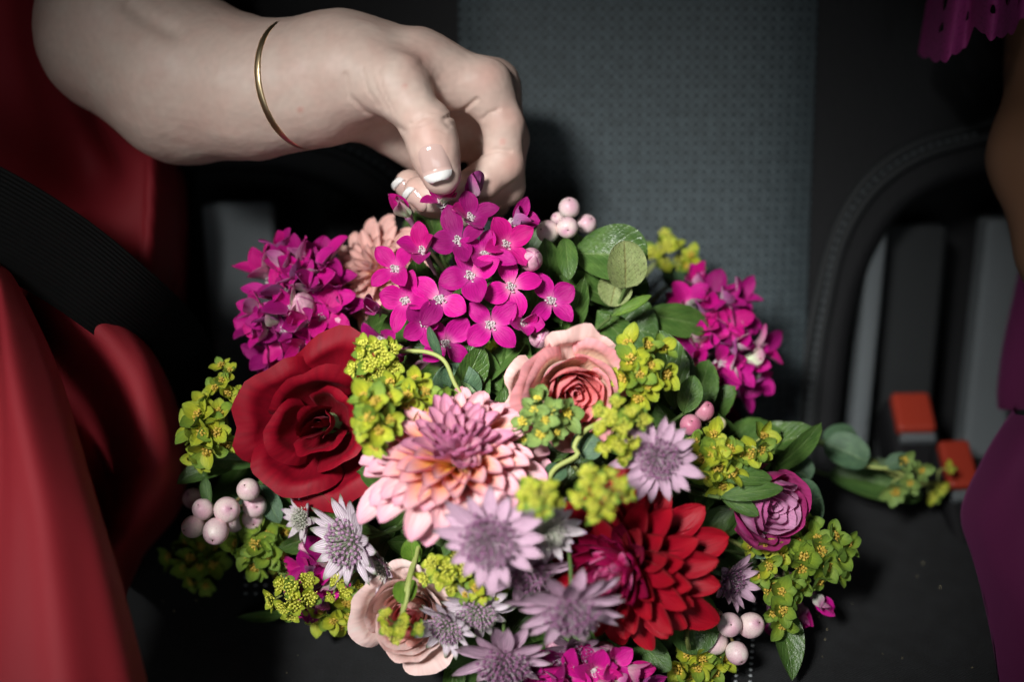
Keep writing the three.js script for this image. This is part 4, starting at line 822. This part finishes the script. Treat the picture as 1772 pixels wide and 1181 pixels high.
// ---------- leaves ----------
const lf = (() => {
  const mk = (c0, c1, back, s, vein, spot = 0) => tex(256, 256, (x, y) => {
    const isB = x >= 0.5, u = (isB ? x - 0.5 : x) * 4 - 1, v = y, side = Math.abs(u), m = Math.exp(-((u / 0.045) ** 2)), q = (v - side * 0.42) * 8, br = Math.exp(-((((q % 1) + 1) % 1 - 0.5) ** 2) / 0.006) * (1 - 0.5 * side);
    let c = mix3(isB ? back : c0, isB ? back : c1, clamp(0.5 + noise(u * 3, v * 4, s)));
    c = mix3(c, vein, clamp(0.7 * m + 0.28 * br)); const n1 = noise(u * 16, v * 20, s + 3), k = 1 + 0.14 * noise(u * 40, v * 60, s + 1) + 0.1 * noise(u * 7, v * 9, s + 6);
    if (spot && n1 > 0.38) c = mix3(c, [60, 50, 30], clamp((n1 - 0.38) * 6) * spot);
    return c.map((w) => w * k);
  });
  const bump = tex(256, 256, (x, y) => { const u = (x * 4) % 2 - 1, v = y, side = Math.abs(u), m = Math.exp(-((u / 0.05) ** 2)), q = (v - side * 0.42) * 8, br = Math.exp(-((((q % 1) + 1) % 1 - 0.5) ** 2) / 0.008); const k = 150 - 80 * m - 45 * br + 40 * noise(u * 20, v * 28, 3); return [k, k, k]; }, false);
  const L = (map, o = {}) => M({ map, bumpMap: bump, bumpScale: 0.0007, roughness: 0.42, transmission: 0.15, ...o });
  return {
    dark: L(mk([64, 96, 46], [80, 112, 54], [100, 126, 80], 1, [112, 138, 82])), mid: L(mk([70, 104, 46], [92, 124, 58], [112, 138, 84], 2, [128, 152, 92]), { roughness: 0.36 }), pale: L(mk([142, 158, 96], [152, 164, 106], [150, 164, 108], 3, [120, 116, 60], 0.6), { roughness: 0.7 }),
    teal: L(mk([72, 104, 76], [86, 118, 84], [96, 124, 92], 4, [128, 152, 108]), { roughness: 0.55 }), fresh: L(mk([92, 130, 40], [112, 148, 52], [120, 150, 70], 5, [150, 170, 84])),
  };
})();
function leaf(label, b, t, wpx, na, nb, mat, o = {}) {
  const B = P(...b), T = P(...t), z = T.clone().sub(B), L = z.length(); z.normalize();
  const y = dir(na, nb, o.nc ?? 1).clone(); y.addScaledVector(z, -y.dot(z)).normalize(); const x = V3(0, 0, 0).crossVectors(y, z);
  const W = wpx * K * b[2], geo = petal({ L: L * (1 + 0.06 * Math.abs(o.bend ?? 0.4)), W, a0: (o.bend ?? 0.4) / 2, a1: -(o.bend ?? 0.4) / 2, cup: o.cup ?? 0.5, b: o.b ?? 0.75, t: o.t ?? 0.7, nu: 10, nv: 16, wav: o.wav ?? 0.06, sd: b[0] * 0.013, root: 0.05, th: 0.0004 });
  const p = geo.attributes.position, f = o.fold ?? 0.12; for (let i = 0; i < p.count; i++) p.setY(i, p.getY(i) + f * Math.abs(p.getX(i)) + (o.ripple ?? 0) * W * Math.sin(p.getZ(i) / L * 26 + (p.getX(i) > 0 ? 1 : 0)) * (Math.abs(p.getX(i)) / W) ** 2 * 4); geo.computeVertexNormals();
  const m = shade(new THREE.Mesh(geo, mat)); m.name = numbered('leaf'); m.quaternion.setFromRotationMatrix(new THREE.Matrix4().makeBasis(x, y, z)); m.position.copy(B); scene.add(m); m.updateMatrixWorld(true);
  tag(m, label, 'leaf', o.group);
  part('petiole', tube([B, B.clone().addScaledVector(z, -0.006).lerp(o.stem ? P(...o.stem) : HB, 0.1), o.stem ? P(...o.stem) : B.clone().lerp(HB, 0.5).addScaledVector(AT, -0.012), HB].map((w) => m.worldToLocal(w.clone())), 0.0009, 12, 6), stemM, m);
  return m;
}
leaf('broad green leaf with dark specks under the pale pink berries', [992, 440, .672], [1118, 448, .662], 104, -0.1, 0.25, lf.mid, { bend: 0.7, cup: 0.5, t: 0.45, wav: 0.1 });
leaf('pale brown speckled leaf underside lying on the broad leaf', [1082, 498, .658], [1080, 418, .650], 74, 0.1, 0.1, lf.pale, { bend: 0.5, cup: 0.7, t: 0.5, b: 0.5 });
leaf('pale speckled leaf tip pointing down beneath the broad leaf', [1068, 478, .668], [1056, 530, .664], 62, 0, -0.1, lf.pale, { bend: 0.5, b: 0.6, t: 0.6 });
leaf('small oval leaf hanging from the pale pink berries', [978, 412, .662], [984, 484, .652], 38, 0, 0.2, lf.mid, { bend: 0.6, cup: 0.6 });
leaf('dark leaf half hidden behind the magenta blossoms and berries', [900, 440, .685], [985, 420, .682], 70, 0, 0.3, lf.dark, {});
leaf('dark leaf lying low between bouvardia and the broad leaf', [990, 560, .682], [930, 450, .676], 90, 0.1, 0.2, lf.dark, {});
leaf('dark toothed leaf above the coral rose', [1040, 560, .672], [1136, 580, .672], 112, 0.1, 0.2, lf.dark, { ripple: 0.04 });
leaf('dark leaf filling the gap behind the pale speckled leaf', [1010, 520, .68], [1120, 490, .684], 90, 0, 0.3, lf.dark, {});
leaf('narrow bright bud leaf on a hairy stem above the coral rose', [1058, 548, .656], [1126, 512, .650], 24, 0.2, 0.5, lf.fresh, { bend: -0.5, cup: 1.2 });
leaf('wavy green leaf beside the large lime sprig', [1168, 708, .652], [1140, 574, .650], 70, 0.4, 0.1, lf.mid, { ripple: 0.05, bend: 0.5, cup: 0.5 });
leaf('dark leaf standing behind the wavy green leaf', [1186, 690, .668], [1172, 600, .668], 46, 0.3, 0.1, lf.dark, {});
leaf('flat oval leaf above the deep pink berries', [1184, 716, .640], [1200, 650, .636], 46, 0.1, 0.1, lf.mid, { bend: 0.2 });
leaf('heart shaped blue green leaf above the pink dahlia', [800, 706, .640], [772, 632, .634], 92, 0.1, 0.2, lf.teal, { bend: 0.3, b: 0.42, t: 0.5, cup: 0.25, wav: 0.1 });
leaf('small folded leaf on the thin stem above the heart shaped leaf', [764, 618, .626], [742, 566, .622], 22, -0.3, 0.2, lf.teal, { cup: 1.3 });
leaf('upper narrow shiny leaf over the mauve ranunculus', [1240, 826, .620], [1334, 830, .622], 38, 0.1, 0.5, lf.mid, { bend: 0.5 });
leaf('middle narrow shiny leaf over the mauve ranunculus', [1246, 862, .618], [1354, 846, .620], 34, 0.1, 0.4, lf.mid, { bend: 0.4 });
leaf('lower narrow shiny leaf over the mauve ranunculus', [1248, 862, .622], [1312, 892, .620], 32, 0, 0.5, lf.mid, { bend: 0.4 });
leaf('round blue green leaf behind the mauve ranunculus', [1368, 876, .668], [1422, 862, .664], 84, 0.2, 0.2, lf.teal, { b: 0.45, t: 0.4, bend: 0.3 });
leaf('grey green leaf above the round leaf near the ranunculus', [1358, 800, .69], [1402, 830, .684], 56, 0.2, 0.3, lf.teal, { b: 0.5, t: 0.5 });
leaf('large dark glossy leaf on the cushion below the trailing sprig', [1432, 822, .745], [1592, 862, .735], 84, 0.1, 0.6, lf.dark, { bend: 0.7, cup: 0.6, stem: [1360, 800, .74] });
leaf('upper clasping leaf on the trailing stem', [1426, 768, .713], [1500, 800, .708], 66, -0.1, 0.5, lf.teal, { b: 0.45, t: 0.45, stem: [1340, 748, .715] });
leaf('rear clasping leaf on the trailing stem', [1424, 764, .716], [1478, 748, .722], 40, 0.1, 0.8, lf.teal, { b: 0.45, t: 0.45, stem: [1340, 748, .715] });
leaf('small leaf at the fork of the trailing stem', [1532, 808, .714], [1580, 792, .712], 32, 0, 0.6, lf.teal, { b: 0.5, stem: [1430, 770, .715] });
leaf('long pointed leaf hanging down over the cushion', [1340, 1040, .660], [1370, 1176, .648], 64, 0.35, 0.1, lf.mid, { bend: 0.5, cup: 0.8, t: 0.95 });
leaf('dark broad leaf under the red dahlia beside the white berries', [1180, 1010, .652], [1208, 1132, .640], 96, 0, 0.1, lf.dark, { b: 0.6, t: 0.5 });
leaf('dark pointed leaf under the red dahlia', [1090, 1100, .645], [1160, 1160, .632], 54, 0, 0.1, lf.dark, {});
leaf('long pointed leaf reaching toward the red skirt', [446, 786, .672], [302, 838, .665], 54, -0.1, 0.7, lf.mid, { bend: 0.5, cup: 0.5, t: 0.9 });
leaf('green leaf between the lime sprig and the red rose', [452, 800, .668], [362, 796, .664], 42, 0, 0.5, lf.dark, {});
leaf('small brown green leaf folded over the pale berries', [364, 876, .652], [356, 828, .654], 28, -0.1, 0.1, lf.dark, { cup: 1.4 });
leaf('dark leaf beneath the bunch of pale berries and the red rose', [470, 900, .69], [400, 870, .69], 50, 0, 0.3, lf.teal, {});
leaf('green leaf at the lower edge of the red rose', [450, 840, .670], [484, 905, .662], 40, 0.2, 0.1, lf.teal, {});
leaf('slim curved leaf lying on the seat fabric', [498, 1062, .682], [412, 1068, .694], 24, 0, 0.7, lf.mid, { bend: -0.8, cup: 0.6, t: 0.9 });
leaf('green leaf behind the magenta blossoms at the fingertips', [752, 408, .668], [738, 344, .664], 56, -0.1, 0.2, lf.mid, { bend: 0.3 });
leaf('blue green leaf under the mauve ranunculus', [1290, 960, .645], [1352, 922, .645], 48, 0.2, -0.1, lf.teal, {});
leaf('round green leaf hanging in front of the peach rose', [704, 1006, .612], [702, 1046, .600], 44, -0.1, 0.4, lf.fresh, { b: 0.5, t: 0.45, bend: 0.6 });
leaf('blue green leaf pair over the stem above the yellow clump', [1004, 790, .612], [1026, 752, .612], 58, 0.1, 0.2, lf.teal, { b: 0.45, t: 0.5 });
leaf('blue green leaf folded beside the small yellow clump', [972, 806, .608], [950, 836, .600], 40, -0.2, 0.1, lf.teal, {});
leaf('green bract leaf above the tip of the pink dahlia', [716, 976, .624], [712, 930, .618], 40, -0.1, 0.1, lf.fresh, { cup: 0.8 });
leaf('teal leaf behind the trailing yellow sprig against the backrest', [1176, 500, .735], [1150, 452, .73], 44, 0, 0.3, lf.teal, {});
// thin bent stems that cross the flowers
{
  const mk = (label, pts, r) => { const m = shade(new THREE.Mesh(tube(pts.map((q) => P(...q)), r, 60, 8, r * 0.8), limeStem)); m.name = numbered('flower_stem'); scene.add(m); tag(m, label, 'stem'); };
  mk('thin yellow green stem arching over the heart shaped leaf', [[690, 608, .628], [740, 610, .624], [768, 624, .622], [785, 660, .622], [802, 702, .622], [760, 728, .622], [700, 724, .624], [660, 722, .63], [655, 735, .66]], 0.0010);
  mk('thin yellow green stem curving over the yellow lime clump', [[1062, 722, .612], [1010, 748, .606], [994, 775, .604], [1000, 786, .604], [960, 812, .602], [945, 840, .60], [940, 870, .64]], 0.0012);
  mk('thin pale stem hanging over the peach rose', [[724, 948, .618], [718, 975, .61], [708, 1010, .600], [704, 1040, .598], [692, 1075, .602], [690, 1085, .64]], 0.0010);
}
// dense foliage in the depth of the bouquet
{
  srand(120); const L = [];
  const base = [0, 1, 2].map((q) => petal({ L: 0.034, W: 0.017, a0: 0.2, a1: -0.3, cup: 0.5, b: 0.75, t: 0.7, nu: 4, nv: 6, wav: 0.08, sd: q, root: 0.05 }));
  for (let i = 0; i < 420; i++) {
    const q = Math.sqrt(rnd()) * 0.92, t = rr(0, 6.283), px = 880 + q * Math.cos(t) * 500, py = 800 + q * Math.sin(t) * 350, d = Math.min(D(px, py, 0) + rr(0.034, 0.075), 0.755 - Math.max(0, py - 800) * 0.00018);
    if ((px > 1120 && py < 720) || (py > 960 && px < 620)) continue;
    const g = base[i % 3].clone(); g.scale(rr(.7, 1.1), 1, rr(.7, 1.2)); g.applyQuaternion(quat(dir(rr(-1, 1), rr(-1, 1)), rr(0, 6.3))); const w = P(px, py, d); g.translate(w.x, w.y, w.z); L.push(g);
  }
  const m = shade(new THREE.Mesh(mergeGeometries(L), lf.mid)); m.name = 'filler_foliage'; m.userData.kind = 'stuff'; scene.add(m); tag(m, 'dense green foliage in the depth of the bouquet', 'foliage');
}

renderer.render(scene, camera);
